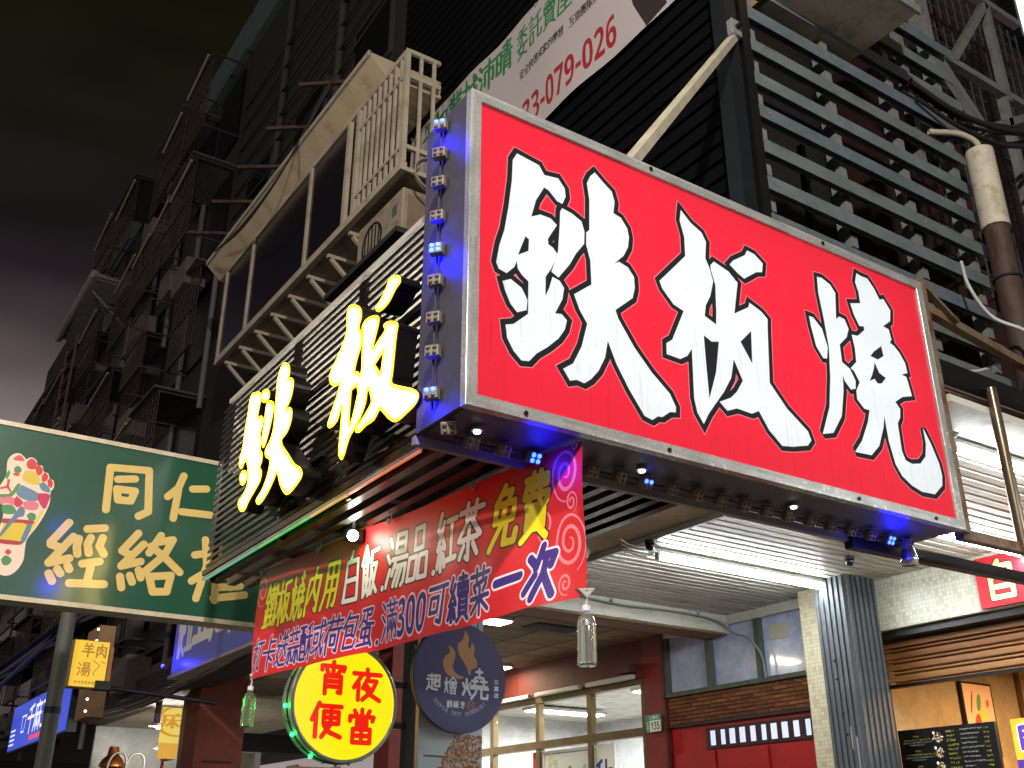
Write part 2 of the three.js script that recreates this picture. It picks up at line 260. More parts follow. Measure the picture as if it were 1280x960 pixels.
// ---------------------------------------------------------------- characters as pen strokes on a 100 x 100 grid; {x: [part, x0, y0, x1, y1]} places a component
const PEN = {
  火: '50 5 50 45 20 95;50 45 85 95;20 30 32 52;82 28 66 50', 木: '5 30 95 30;50 5 50 98;50 32 8 80;50 32 92 80', 反: '15 12 90 8;22 12 20 55 6 95;22 38 80 38 62 68 30 95;32 50 55 78 95 95',
  金: '50 3 8 40;50 3 92 40;28 40 72 40;15 58 85 58;50 40 50 92;25 66 34 86;76 66 66 86;6 93 94 93', 土: '15 35 85 35;50 8 50 90;5 90 95 90', 口: '10 10 90 10 90 90 10 90 10 10',
  戈: '5 35 95 28;55 5 62 55 90 95 97 80;88 50 40 95;70 10 84 22', 內: '15 98 15 25 85 25 85 95 74 90;50 5 50 45 25 75;50 45 76 72', 用: '18 8 18 65 6 96;18 8 84 8 84 94 74 92;18 35 84 35;18 62 84 62;50 8 50 94',
  白: '48 2 34 20;16 20 84 20 84 95 16 95 16 20;16 56 84 56', 飠: '48 2 5 35;48 2 92 32;50 22 56 32;25 38 75 38 75 62 25 62 25 38;25 50 75 50;25 62 25 95 60 82;58 70 90 95;85 66 62 78',
  氵: '20 8 75 24;5 38 60 52;8 95 70 66', 昜: '22 4 80 4 80 36 22 36 22 4;22 20 80 20;2 48 98 48;26 48 4 76;18 62 92 62 88 92 74 98;46 62 16 96;68 62 42 97', 糸: '50 2 20 28 60 42;78 18 15 62 85 58;50 60 50 98;28 72 12 92;72 72 88 92;68 45 88 62',
  工: '12 15 88 15;50 15 50 88;4 88 96 88', 茶: '2 16 98 16;32 3 32 28;68 3 68 28;50 26 4 62;50 26 96 62;14 64 86 64;50 46 50 97 40 93;30 74 12 92;70 74 88 92', 免: '40 2 14 28;34 12 68 12 56 28;16 30 82 30 82 56 16 56 16 30;48 30 44 60 8 97;60 56 60 92 94 92 97 76',
  費: '12 8 85 8 85 20 14 20 10 34 90 34 84 46;38 0 36 30 18 48;62 0 62 48;24 50 76 50 76 82 24 82 24 50;24 61 76 61;24 71 76 71;36 84 12 98;64 84 90 98', 扌: '5 28 90 28;52 4 52 90 30 84;4 66 95 50', 丁: '2 14 98 14;55 14 55 92 30 86',
  卡: '50 3 50 98;50 20 88 20;4 48 96 48;55 62 82 74', 辶: '12 8 24 20;4 36 26 36 12 62 26 76;2 88 26 78 50 94 98 95', 关: '30 2 40 18;72 2 60 18;15 24 85 24;4 50 96 50;52 24 48 52 8 92;54 56 92 92', 艹: '2 60 98 60;32 6 32 99;68 6 68 99',
  示: '25 8 75 8;4 36 96 36;50 36 50 95 38 90;26 52 8 86;74 52 92 86', 酉: '2 6 98 6;12 28 88 28 88 95 12 95 12 28;38 6 38 48 14 60;62 6 62 52 86 56;14 74 86 74', 禾: '78 4 22 14;2 36 98 36;50 12 50 98;50 38 6 82;50 38 94 80',
  或: '2 20 98 20;14 36 46 36 46 60 14 60 14 36;4 84 56 74;62 2 70 55 90 94 98 78;88 40 44 96;78 4 90 14', 亻: '72 2 10 50;48 32 48 98', 可: '2 10 98 10;76 10 76 92 56 86;14 32 52 32 52 66 14 66 14 32', 包: '30 2 6 40;26 16 86 16 80 66 64 62;22 36 60 36 60 60 22 60;22 36 22 92 88 92 94 74',
  蛋: '12 6 88 6 80 18;50 6 50 34;50 20 78 20;26 16 22 30 4 46;24 30 55 42 97 44;24 52 76 52 76 74 24 74 24 52;50 44 50 92;8 93 82 90;74 80 90 97', 㒼: '0 14 100 14;30 2 30 28;68 2 68 28;30 28 68 28;8 98 8 40 94 40 94 94 82 92;50 28 50 96;30 50 20 76;32 54 42 74;70 50 62 76;72 54 84 74',
  賣: '20 8 80 8;50 0 50 20;10 20 90 20;12 28 88 28 88 42 12 42 12 28;38 28 38 42;62 28 62 42;22 48 78 48 78 84 22 84 22 48;22 60 78 60;22 72 78 72;36 86 10 99;64 86 92 99', 采: '86 4 16 14;18 22 28 34;48 20 52 32;84 18 70 34;2 50 98 50;50 36 50 99;50 52 6 90;50 52 94 90',
  一: '4 52 96 48', 次: '8 22 30 36;4 84 34 56;50 4 34 42;44 22 94 22 84 42;66 26 62 55 32 97;64 56 96 96', 宵: '50 0 50 10;8 26 8 14 92 14 88 26;50 22 50 42;26 26 34 38;76 24 66 38;22 98 22 44 80 44 80 94 70 92;22 60 80 60;22 76 80 76',
  夜: '50 0 50 12;2 15 98 15;30 20 4 60;20 46 20 98;56 20 36 60;50 36 84 36 70 66 36 97;48 50 58 60;44 60 64 80 97 97', 更: '2 8 98 8;14 24 86 24 86 58 14 58 14 24;14 41 86 41;50 8 48 62 8 98;18 66 45 84 98 97',
  當: '50 0 50 18;22 4 30 16;78 3 70 16;6 34 6 21 94 21 90 32;32 34 68 34 68 48 32 48 32 34;18 58 82 58 82 97 18 97 18 58;18 77 82 77;50 58 50 97', 走: '15 14 80 14;48 2 48 34;4 34 92 34;50 34 50 84;50 56 84 56;24 50 20 76 4 96;22 76 50 90 98 95', 召: '12 8 88 8 82 44 70 42;44 8 36 30 8 50;18 56 84 56 84 94 18 94 18 56',
  會: '50 0 4 34;50 0 96 34;32 30 68 30;14 38 86 38 86 62 14 62 14 38;50 38 50 62;34 44 40 54;66 44 60 54;22 68 78 68 78 98 22 98 22 68;22 83 78 83', き: '20 22 80 16;18 42 84 34;46 4 76 62;76 62 40 58;26 70 34 90 70 94', 三: '12 14 88 14;20 50 80 50;4 88 96 88',
  重: '80 3 20 10;4 20 96 20;18 30 82 30 82 62 18 62 18 30;18 46 82 46;50 6 50 94;12 78 88 78;2 95 98 95', 店: '50 0 52 10;10 14 96 14;12 14 12 60 2 96;54 22 54 58;54 38 88 38;30 58 84 58 84 95 30 95 30 58', 失: '34 6 18 36;24 24 90 24;4 52 97 52;55 2 54 52 10 97;56 54 95 96',
  業: '36 0 36 20;62 0 62 20;14 6 24 18;86 6 76 18;4 22 96 22;30 26 38 36;70 26 62 36;14 38 86 38;20 50 80 50;2 62 98 62;50 38 50 99;48 64 8 94;52 64 92 94', 市: '50 0 50 14;2 18 98 18;14 80 14 36 86 36 86 78 76 74;50 18 50 99', 日: '12 8 88 8 88 92 12 92 12 8;12 50 88 50',
  青: '10 8 90 8;18 22 82 22;2 36 98 36;50 0 50 36;20 98 20 48 82 48 82 94 72 92;20 63 82 63;20 78 82 78', 女: '40 0 20 60 86 98;74 25 50 75 10 98;2 30 98 30', 言: '50 0 50 10;4 16 96 16;18 32 82 32;18 46 82 46;18 60 82 60 82 96 18 96 18 60', 乇: '84 4 20 18;2 50 98 40;48 14 48 92 96 92 98 74',
  屋: '10 6 88 6 88 26 12 26;12 6 12 50 2 97;22 40 90 40;48 40 30 60 82 56;70 48 88 64;24 76 86 76;55 62 55 95;14 96 98 96', 居: '10 6 88 6 88 26 12 26;12 6 12 50 2 97;20 42 98 42;58 28 58 62;30 62 86 62 86 96 30 96 30 62', 宀: '50 0 50 40;6 99 6 52 94 52 90 99',
  豕: '18 4 82 4;50 6 12 36;40 20 62 58 50 98 38 90;50 40 10 70;54 54 8 96;84 24 60 44;60 42 97 92', 全: '50 0 2 48;50 0 98 48;24 46 76 46;20 68 80 68;4 95 96 95;50 46 50 95', 忄: '50 2 50 98;22 24 14 50;70 20 84 40', 夬: '14 22 84 22 84 50;2 50 98 50;50 2 48 52 4 97;54 54 97 97',
  束: '4 14 96 14;18 30 82 30 82 56 18 56 18 30;50 0 50 99;46 58 8 88;54 58 92 88', 成: '14 22 96 22;14 22 14 60 2 97;14 46 48 46 46 76 34 74;60 2 68 58 92 96 98 80;90 40 46 94;76 4 90 14', 勺: '26 2 6 36;18 20 94 20 90 92 70 90;36 44 60 64', 夢: '2 12 98 12;32 2 32 20;68 2 68 20;14 24 86 24 86 38 14 38 14 24;38 24 38 38;62 24 62 38;4 60 4 46 96 46 92 58;46 54 14 76;38 62 80 62 60 84 16 99;44 70 58 80',
  目: '12 4 88 4 88 96 12 96 12 4;12 34 88 34;12 65 88 65', 心: '10 20 4 85;30 10 32 85 72 90 78 55;50 0 58 40;80 10 94 60', 互: '6 6 94 6;36 6 26 56;30 34 78 34 66 92;26 58 72 58;2 94 98 94', 助: '14 88 14 6 46 6 46 84;14 32 46 32;14 58 46 58;2 90 54 82;56 28 94 28 90 92 76 88;74 4 70 50 48 97',
  團: '6 6 94 6 94 95 6 95 6 6;50 12 50 46;24 18 76 18;28 26 72 26 72 40 28 40 28 26;20 48 80 48;18 60 82 60;62 52 62 86 52 82;32 66 40 76', 隊: '10 98 10 6 34 6 20 34 34 56 16 66;52 2 62 16;88 2 78 16;42 22 96 22;64 22 44 42;56 36 72 66 60 97 48 92;64 52 40 70;66 66 40 90;92 36 72 52;72 50 99 90', 吏: '2 14 98 14;14 30 86 30 86 54 14 54 14 30;50 0 48 58 8 98;18 64 48 84 98 97',
  命: '50 0 2 34;50 0 98 34;30 32 70 32;12 50 44 50 44 82 12 82 12 50;56 98 56 50 90 50 90 84 78 82', 羊: '30 2 38 16;70 2 62 16;14 20 86 20;20 40 80 40;2 62 98 62;50 20 50 99', 肉: '14 98 14 22 86 22 86 95 74 90;50 2 46 22 28 44;48 36 70 48;50 50 28 78;48 62 74 80', 千: '80 4 18 16;2 44 98 44;50 10 50 99', 广: '50 0 52 8;8 12 96 12;10 12 10 60 0 97',
  自: '48 0 36 14;14 14 86 14 86 97 14 97 14 14;14 41 86 41;14 69 86 69', 礻: '40 2 56 14;14 28 84 28 14 70;52 50 52 99;66 48 90 66', 五: '10 10 90 10;44 10 36 88;16 46 76 46 72 88;2 90 98 90', 加: '2 28 52 28 48 88 36 84;26 4 24 50 4 97;62 26 94 26 94 88 62 88 62 26',
  士口王: '8 12 92 12;50 0 50 24;14 24 86 24;18 34 82 34 82 48 18 48 18 34;14 58 86 58;14 74 86 74;4 95 96 91;50 58 50 93',
};
const COMPOSED = {
  堯: ['土', 28, 0, 72, 34, '土', 4, 32, 48, 62, '土', 52, 32, 96, 62], 板: ['木', 0, 0, 46, 100, '反', 44, 3, 100, 98], 燒: ['火', 0, 5, 36, 98, '堯', 36, 0, 100, 100], 鐵: ['金', 0, 0, 38, 100, '士口王', 38, 4, 72, 96, '戈', 60, 0, 100, 98], 飯: ['飠', 0, 0, 46, 100, '反', 46, 5, 100, 98],
  湯: ['氵', 0, 0, 28, 100, '昜', 28, 0, 100, 100], 品: ['口', 22, 0, 78, 46, '口', 0, 50, 47, 100, '口', 53, 50, 100, 100], 紅: ['糸', 0, 0, 46, 100, '工', 46, 5, 100, 95], 打: ['扌', 0, 0, 42, 100, '丁', 42, 2, 100, 98], 送: ['辶', 0, 0, 100, 100, '关', 34, 0, 100, 78],
  蒜: ['艹', 0, 0, 100, 26, '示', 0, 28, 48, 100, '示', 52, 28, 100, 100], 酥: ['酉', 0, 2, 48, 98, '禾', 52, 0, 100, 100], 何: ['亻', 0, 0, 32, 100, '可', 30, 2, 100, 100], 荷: ['艹', 0, 0, 100, 26, '何', 0, 28, 100, 100], 滿: ['氵', 0, 0, 28, 100, '㒼', 28, 0, 100, 100],
  續: ['糸', 0, 0, 38, 100, '賣', 38, 0, 100, 100], 菜: ['艹', 0, 0, 100, 26, '采', 0, 26, 100, 100], 便: ['亻', 0, 0, 34, 100, '更', 32, 2, 100, 100], 超: ['走', 0, 0, 78, 100, '召', 50, 2, 100, 78], 燴: ['火', 0, 5, 36, 98, '會', 36, 0, 100, 100], 鉄: ['金', 0, 0, 46, 100, '失', 44, 0, 100, 100],
  找: ['扌', 0, 0, 42, 100, '戈', 40, 2, 100, 100], 沛: ['氵', 0, 0, 30, 100, '市', 30, 2, 100, 100], 晴: ['日', 0, 12, 34, 88, '青', 36, 0, 100, 100], 委: ['禾', 8, 0, 92, 54, '女', 2, 48, 98, 100], 託: ['言', 0, 0, 44, 100, '乇', 44, 0, 100, 100], 家: ['宀', 0, 0, 100, 28, '豕', 2, 26, 98, 100],
  安: ['宀', 0, 0, 100, 30, '女', 4, 26, 96, 100], 快: ['忄', 0, 0, 30, 100, '夬', 28, 0, 100, 100], 速: ['辶', 0, 0, 100, 100, '束', 36, 0, 100, 80], 的: ['白', 0, 0, 48, 100, '勺', 50, 0, 100, 100], 想: ['木', 0, 0, 48, 58, '目', 54, 2, 94, 56, '心', 2, 62, 98, 100], 使: ['亻', 0, 0, 34, 100, '吏', 32, 0, 100, 100],
  麻: ['广', 0, 0, 100, 100, '木', 16, 20, 56, 98, '木', 58, 20, 98, 98],
};
PEN.兀 = '2 10 98 10;36 10 30 50 8 98;62 10 62 90 94 90 96 60'; COMPOSED.堯.push('兀', 0, 62, 100, 100);
function strokesOf(ch, x, y, w, h, out = []) {
  if (COMPOSED[ch]) { const c = COMPOSED[ch]; for (let i = 0; i < c.length; i += 5) strokesOf(c[i], x + c[i + 1] / 100 * w, y + c[i + 2] / 100 * h, (c[i + 3] - c[i + 1]) / 100 * w, (c[i + 4] - c[i + 2]) / 100 * h, out); return out; }
  for (const s of (PEN[ch] ?? '').split(';')) { const v = s.split(' ').map(Number), p = []; for (let i = 0; i + 1 < v.length; i += 2) p.push([x + v[i] / 100 * w, y + v[i + 1] / 100 * h]); if (p.length) out.push(p); }
  return out;
}
function pen(ctx, strokes, width, color) {
  ctx.lineJoin = ctx.lineCap = 'round'; ctx.lineWidth = width; ctx.strokeStyle = color; ctx.beginPath();
  for (const s of strokes) s.forEach((p, i) => (i ? ctx.lineTo(...p) : ctx.moveTo(...p)));
  ctx.stroke();
}
function write(ctx, text, x, y, w, h, width, color, edge, edgeWidth = 0, gap = .08) {     // text set left to right in a box w x h
  const chars = [...text], cw = w / chars.length, all = chars.map((c, i) => [c, x + (i + gap / 2) * cw]);
  const put = (lw, col) => { for (const [c, cx] of all) { if (PEN[c] || COMPOSED[c]) pen(ctx, strokesOf(c, cx, y, cw * (1 - gap), h), lw, col); } };
  if (edge) put(width + edgeWidth * 2, edge);
  put(width, color);
}
function latin(ctx, text, x, y, w, h, color, edge, edgeWidth = 0, font = 'bold 100px sans-serif') {   // text stretched to a box whose top is y
  ctx.save(); ctx.font = font; const m = ctx.measureText(text); ctx.translate(x, y + h); ctx.scale(w / m.width, h / 73); ctx.textBaseline = 'alphabetic';
  if (edge) { ctx.lineJoin = 'round'; ctx.lineWidth = edgeWidth * 2 * m.width / w; ctx.strokeStyle = edge; ctx.strokeText(text, 0, 0); }
  ctx.fillStyle = color; ctx.fillText(text, 0, 0); ctx.restore();
}
function blob(ctx, pts, color) { ctx.fillStyle = color; ctx.beginPath(); pts.forEach((p, i) => (i ? ctx.lineTo(...p) : ctx.moveTo(...p))); ctx.closePath(); ctx.fill(); }
const pairs = (a) => { const o = []; for (let i = 0; i < a.length; i += 2) o.push([a[i], a[i + 1]]); return o; };

const mosaicWide = mosaic.clone(); mosaicWide.repeat.set(.9, .9);
// ---------------------------------------------------------------- setting: ground, arcade shell
structure('road', span(-14, 4.3, -.3, 0, -80, 30), mats.asphalt);
structure('pavement', span(4.304, 12, -.3, .12, -80, 30), mats.pavement);
const slab = structure('arcade_slab', span(4.75, 12, 3.84, 4.2, -7.8, -4.0), mats.concrete);
const slabFar = structure('arcade_slab', span(4.5, 12, 3.84, 4.2, -34, -7.86), mats.concrete);
// corrugated strip ceiling of the near arcade
const ceiling = structure('ceiling', span(5.18, 7.75, 3.795, 3.83, -7.75, -3.0), M(0x8c8d88, .7, 0, stained));
const ribShape = new THREE.Shape([[-.048, .02], [-.04, -.012], [.024, -.012], [.034, .02]].map((p) => new THREE.Vector2(...p)));
const ribGeo = new THREE.ExtrudeGeometry(ribShape, { depth: 2.55, bevelEnabled: false }); ribGeo.rotateY(Math.PI / 2);
const ribGeos = Array.from({ length: 7 }, (_, i) => { const g = ribGeo.clone(), uv = g.attributes.uv; for (let j = 0; j < uv.count; j++) uv.setXY(j, uv.getX(j) * .5 + i * .37, uv.getY(j) * .5 + i * .19); return g; });
const ribMats = [M(0xd2d4d0, .38, .1, stained), M(0xc8cbc6, .42, .1, stained), M(0xd8d9d5, .36, .1, stained)];
for (let k = 0; k < 47; k++) part('ceiling_strip', ribGeos[k % 7], ribMats[k % 3], ceiling, [5.19, 3.772, -3.2 - k * .098], [0, 0, 0]);
structure('soffit', span(3.25, 5.178, 3.79, 3.83, -7.6, -3.35), M(0xb4a898, .8, 0, stained));
structure('soffit', span(4.7, 7.75, 3.75, 3.79, -3.16, -2.9), mats.whitePaint);
single('ceiling_edge_trim', 'thin pale trim strip along the plain soffit beside the ribbed ceiling', 'trim', span(5.16, 5.186, 3.742, 3.788, -7.6, -3.2), mats.whitePlastic);
structure('arcade_slab', span(4.75, 12, 3.84, 4.2, -1.9, 8), mats.concrete); structure('ceiling', span(4.8, 7.75, 3.79, 3.83, -1.9, 8), mats.whitePaint);
structure('arcade_back_wall', span(7.75, 8.2, .12, 3.79, -1.85, 8), mats.whitePaint);
const hatch = thing('ceiling_hatch', 'square access hatch panel in the white ribbed ceiling', 'hatch', [6.55, 3.752, -4.85]);
part('hatch_panel', bx(.62, .012, .3), ribMats[1], hatch); for (const s of [-1, 1]) { part('hatch_frame', bx(.66, .02, .02), mats.whitePlastic, hatch, [0, 0, s * .16]); part('hatch_frame', bx(.02, .02, .3), mats.whitePlastic, hatch, [s * .32, 0, 0]); }

// beam across the arcade
const beam = thing('arcade_beam', 'white painted beam crossing the arcade below the ribbed ceiling', 'beam');
part('beam_face', span(4.7, 7.72, 3.585, 3.79, -7.665, -7.64), mats.whitePaint, beam);
part('beam_core', span(4.7, 7.72, 3.57, 3.83, -8.0, -7.67), M(0x8a6f58, .8, 0, stained), beam);
const conduit = thing('wall_conduit', 'grey cable conduit clipped along the white arcade beam', 'conduit');
part('conduit_pipe', cable([[4.9, 3.74, -7.62], [5.6, 3.735, -7.615], [6.3, 3.70, -7.615], [6.9, 3.715, -7.615], [7.4, 3.7, -7.615], [7.6, 3.66, -7.6], [7.66, 3.55, -7.5], [7.66, 3.5, -7.35], [7.67, 3.3, -7.18], [7.68, 3.08, -7.16]], .012, 60), M(0x6f7a74, .6), conduit);
for (const x of [5.2, 6.2, 7.3]) part('conduit_clip', bx(.02, .05, .03), mats.galvanised, conduit, [x, 3.72, -7.62]);

// far arcade: tile ceiling
const ceilFar = structure('ceiling', span(4.6, 7.75, 3.76, 3.8, -24, -8.02), M(0x6a5a48, .85, 0, stained));
const tileMats = [M(0x8a7660, .85, 0, stained), M(0x806c57, .85, 0, stained), M(0x94806a, .85, 0, stained)];  // the unlit look of this ceiling is put into the brown tones
for (let i = 0; i < 5; i++) for (let j = 0; j < 14; j++) part('ceiling_tile', bx(.6, .02, .6), tileMats[(i * 5 + j * 3) % 3], ceilFar, [4.93 + i * .625, 3.742, -8.36 - j * .625]);
const grille = thing('unlit_ceiling_light', 'dark square unlit ceiling light grille in the brown tile ceiling', 'light_fitting', [6.5, 3.728, -9.0]);  // a ceiling light that is switched off, behind its grille
part('grille_plate', bx(.6, .012, .3), mats.blackSteel, grille); for (let k = 0; k < 7; k++) part('grille_bar', bx(.56, .016, .016), mats.darkSteel, grille, [0, -.008, -.13 + k * .043]);

// ---------------------------------------------------------------- lamps of the arcade
function tubeLamp(name, label, x0, x1, y, z, strength, group) {
  const L = x1 - x0, t = thing(name, label, 'lamp', [(x0 + x1) / 2, y, z], group);
  part('lamp_body', rbx(L + .1, .03, .05, .008), mats.whitePlastic, t, [0, .055, 0]);
  const g = new THREE.CylinderGeometry(.016, .016, L - .06, 14); g.rotateZ(Math.PI / 2);
  part('light_tube', g, lit(0xf2fbff, strength, 0xffffff), t);
  for (const s of [-1, 1]) part('lamp_holder', rbx(.03, .07, .04, .006), mats.whitePlastic, t, [s * (L / 2 - .015), .015, 0]);
  const a = new THREE.RectAreaLight(0xf2fbff, strength * 2, L - .1, .035); a.position.set(0, -.02, 0); a.rotation.x = -Math.PI / 2; t.add(a);
  return t;
}
tubeLamp('tube_lamp', 'long white fluorescent tube below the ribbed ceiling, its full length in view', 5.36, 7.66, 3.68, -6.02, 75);
tubeLamp('tube_lamp', 'white fluorescent tube showing under the lower right corner of the red sign', 5.4, 7.7, 3.68, -4.4, 75);
tubeLamp('tube_lamp', 'white fluorescent tube beyond the rusty post at the red sign end', 5.18, 7.5, 3.68, -3.24, 75);
tubeLamp('tube_lamp', 'added unseen fluorescent tube over the arcade walk on the viewer side of the red sign', 5.0, 7.3, 3.68, -.6, 75);  // added out of view to brighten the round purple sign from the front
tubeLamp('tube_lamp', 'added unseen fluorescent tube over the arcade walk farther from the red sign', 5.0, 7.3, 3.68, 2.4, 75);  // another added tube, out of view, for the same front light
const wires = thing('loose_lamp_wires', 'tangle of pale loose wires at the end of the long fluorescent tube', 'wires', [5.25, 3.7, -6.0]);
for (let k = 0; k < 4; k++) part('wire', cable([[.1, .02, 0], [.02 - k * .03, -.02 + k * .01, .05 * (k - 1)], [-.1 - k * .04, .01, .06 * (k - 2)], [-.2 - .05 * k, -.03 + .02 * k, .05 * (k - 1)]], .006, 14), mats.whitePlastic, wires);
for (const [x, z, l] of [[5.15, -5.85, 'small black dome camera at the edge of the plain soffit'], [6.8, -5.32, 'small black dome camera on the white ribbed ceiling']]) {
  const c = thing('dome_camera', l, 'camera', [x, 3.73, z]);
  part('camera_base', new THREE.CylinderGeometry(.035, .04, .03, 16), mats.rubber, c); part('camera_dome', new THREE.SphereGeometry(.036, 16, 10), M(0x050506, .15), c, [0, -.03, 0]);
}
const sm = thing('ceiling_sensor', 'small white round sensor on the plain soffit', 'sensor', [4.98, 3.77, -6.5]);
part('sensor_body', lathe([[0, -.05], [.06, -.045], [.085, 0], [.085, .02]]), mats.whitePlastic, sm); part('sensor_ring', new THREE.TorusGeometry(.07, .006, 6, 20), mats.galvanised, sm, [0, -.01, 0], [Math.PI / 2, 0, 0]);
function panelLamp(label, x, z, w, d, s) {
  const t = thing('ceiling_lamp', label, 'lamp', [x, 3.715, z]);
  part('lamp_frame', bx(w + .05, .03, d + .05), mats.whitePlastic, t); part('light_diffuser', bx(w, .012, d), lit(0xfff2d0, s, 0xffffff), t, [0, -.022, 0]);
  const a = new THREE.RectAreaLight(0xfff0cc, s * 3, w, d); a.position.y = -.04; a.rotation.x = -Math.PI / 2; t.add(a);
}
panelLamp('lit ceiling lamp panel in the brown tile ceiling, beside the round purple sign', 5.62, -8.95, .5, .22, 26);
panelLamp('lit ceiling lamp panel above the shop windows, beside the red wall', 7.25, -11.4, .5, .2, 26);
panelLamp('long lit ceiling lamp seen between the red pillar and the round yellow sign', 6.5, -16.9, .9, .3, 26);

// ---------------------------------------------------------------- shop fronts on the wall line x = 7.75
const tileWall = thing('tiled_wall', 'pale mosaic tiled wall band above the wooden shutter', 'wall');
part('tile_face', span(7.72, 8.2, 3.32, 3.78, -6.2, -2.2), M(0xf4f0e2, .35, 0, mosaicWide), tileWall); part('lintel', span(7.78, 8.15, 3.26, 3.317, -6.05, -2.2), M(0x3a3733, .4, .4, mottled), tileWall);
const pilaster = thing('tiled_pilaster', 'narrow mosaic tiled pilaster beside the grey ribbed column', 'pilaster'); part('tile_face', span(7.5, 7.9, .12, 3.78, -6.5, -6.16), M(0xf0e6cc, .4, 0, mosaicWide), pilaster); part('tile_base', span(7.49, 7.9, .12, .3, -6.505, -6.155), mats.concrete, pilaster);
const column = thing('ribbed_column', 'dark grey column clad in ribbed sheet metal', 'column', [7.5, 0, -5.97]);
part('column_core', span(-.2, .2, .12, 3.78, -.165, .165), M(0x5c6064, .6, .1, mottled), column);
for (let k = 0; k < 6; k++) part('rib', bx(.022, 3.66, .03), M(0x606468, .6, .1, mottled), column, [-.208, 1.95, -.14 + k * .056]);
for (let k = 0; k < 6; k++) part('rib', bx(.03, 3.66, .022), M(0x606468, .6, .1, mottled), column, [-.17 + k * .068, 1.95, .172]);
for (const [y, dz] of [[3.05, -.02], [2.9, -.02], [2.62, .0], [2.45, .02]]) part('rivet', new THREE.SphereGeometry(.012, 8, 6), mats.black, column, [-.222, y, dz]);
part('scrape', bx(.004, .25, .01), M(0x9a8a90, .7), column, [-.2215, 2.3, .11]); part('scrape', bx(.004, .18, .008), M(0x9a8a90, .7), column, [-.2215, 2.42, .06]);
const shutter = thing('roller_shutter', 'half open wooden slat roller shutter above the menu board', 'shutter');
const shutterMat = [M(0xffffff, .5, 0, woodGrain), M(0xe0d0c0, .55, 0, woodGrain), M(0xf0e6dc, .5, 0, woodGrain)];
for (let k = 0; k < 4; k++) { part('slat', rbx(.03, .05, 3.72, .006), shutterMat[k % 3], shutter, [7.93, 3.222 - k * .096, -4.13]); part('slat', rbx(.03, .018, 3.72, .005), shutterMat[(k + 1) % 3], shutter, [7.935, 3.174 - k * .096, -4.13]); }
part('shutter_back', span(8.06, 8.07, 2.89, 3.26, -5.99, -2.27), shutterMat[1], shutter);
part('bottom_bar', span(7.9, 7.96, 2.86, 2.885, -5.99, -2.27), mats.darkSteel, shutter); part('guide_rail', span(7.86, 7.98, .12, 3.26, -6.05, -5.99), mats.blackSteel, shutter);
part('latch', rbx(.03, .06, .02), mats.whitePlastic, shutter, [7.85, 2.92, -6.0]);
// warm room behind the shutter
const room = thing('food_shop_room', 'warm beige interior wall of the shop behind the menu board', 'room');
const warmWall = M(0xcdb083, .8, 0, mottled);
part('side_wall', span(7.98, 11, .12, 3.25, -6.15, -6.06), warmWall, room); part('back_wall', span(11, 11.1, .12, 3.25, -6.15, -2), M(0xb8864c, .8, 0, mottled), room); part('room_ceiling', span(7.98, 11, 3.25, 3.3, -6.15, -2), mats.cream, room); part('room_floor', span(7.98, 11, .12, .14, -6.15, -2), mats.pavement, room); part('end_wall', span(7.9, 11.1, .12, 3.3, -2, -1.9), warmWall, room);
part('corner_batten', span(10.0, 10.06, .14, 3.24, -6.058, -6.03), M(0x5a3d22, .6), room);
const rl = thing('room_lamp', 'warm ceiling lamp inside the shop behind the shutter', 'lamp', [9.2, 3.2, -4.6]); part('lamp_frame', bx(1.0, .04, .3), mats.whitePlastic, rl); part('light_diffuser', bx(.94, .015, .25), lit(0xffd9a0, 14, 0xffffff), rl, [0, -.03, 0]);
{ const a = new THREE.RectAreaLight(0xffd29a, 180, .94, .25); a.position.y = -.06; a.rotation.x = -Math.PI / 2; rl.add(a); }
const pic = thing('framed_picture', 'black framed red and yellow picture on the beige wall', 'picture', [9.28, 2.82, -6.03]);
part('picture_frame', bx(.48, .66, .03), mats.black, pic, [0, -.12, 0]);
part('picture_print', new THREE.PlaneGeometry(.44, .62), print(canvasTex(160, 224, (c, w, h) => { c.fillStyle = '#e0b48c'; c.fillRect(0, 0, w, h); for (const [x, y, a, b, col] of [[60, 130, 18, 34, '#b8403c'], [80, 60, 12, 30, '#5c8a4c'], [96, 100, 20, 22, '#e8c040'], [104, 180, 34, 24, '#d04a30'], [76, 170, 20, 12, '#6a8a40'], [40, 60, 5, 40, '#8a4a3a'], [130, 60, 8, 14, '#c8483f']]) { c.fillStyle = col; c.beginPath(); c.ellipse(x, y, a, b, .3, 0, 7); c.fill(); } })), pic, [0, -.12, .0165]);
const menu = thing('menu_board', 'black menu board with yellow and white lines of dishes', 'menu board', [7.82, 0, -5.42]);
part('board', bx(.03, 1.1, .9), mats.black, menu, [.02, 1.95, 0]);
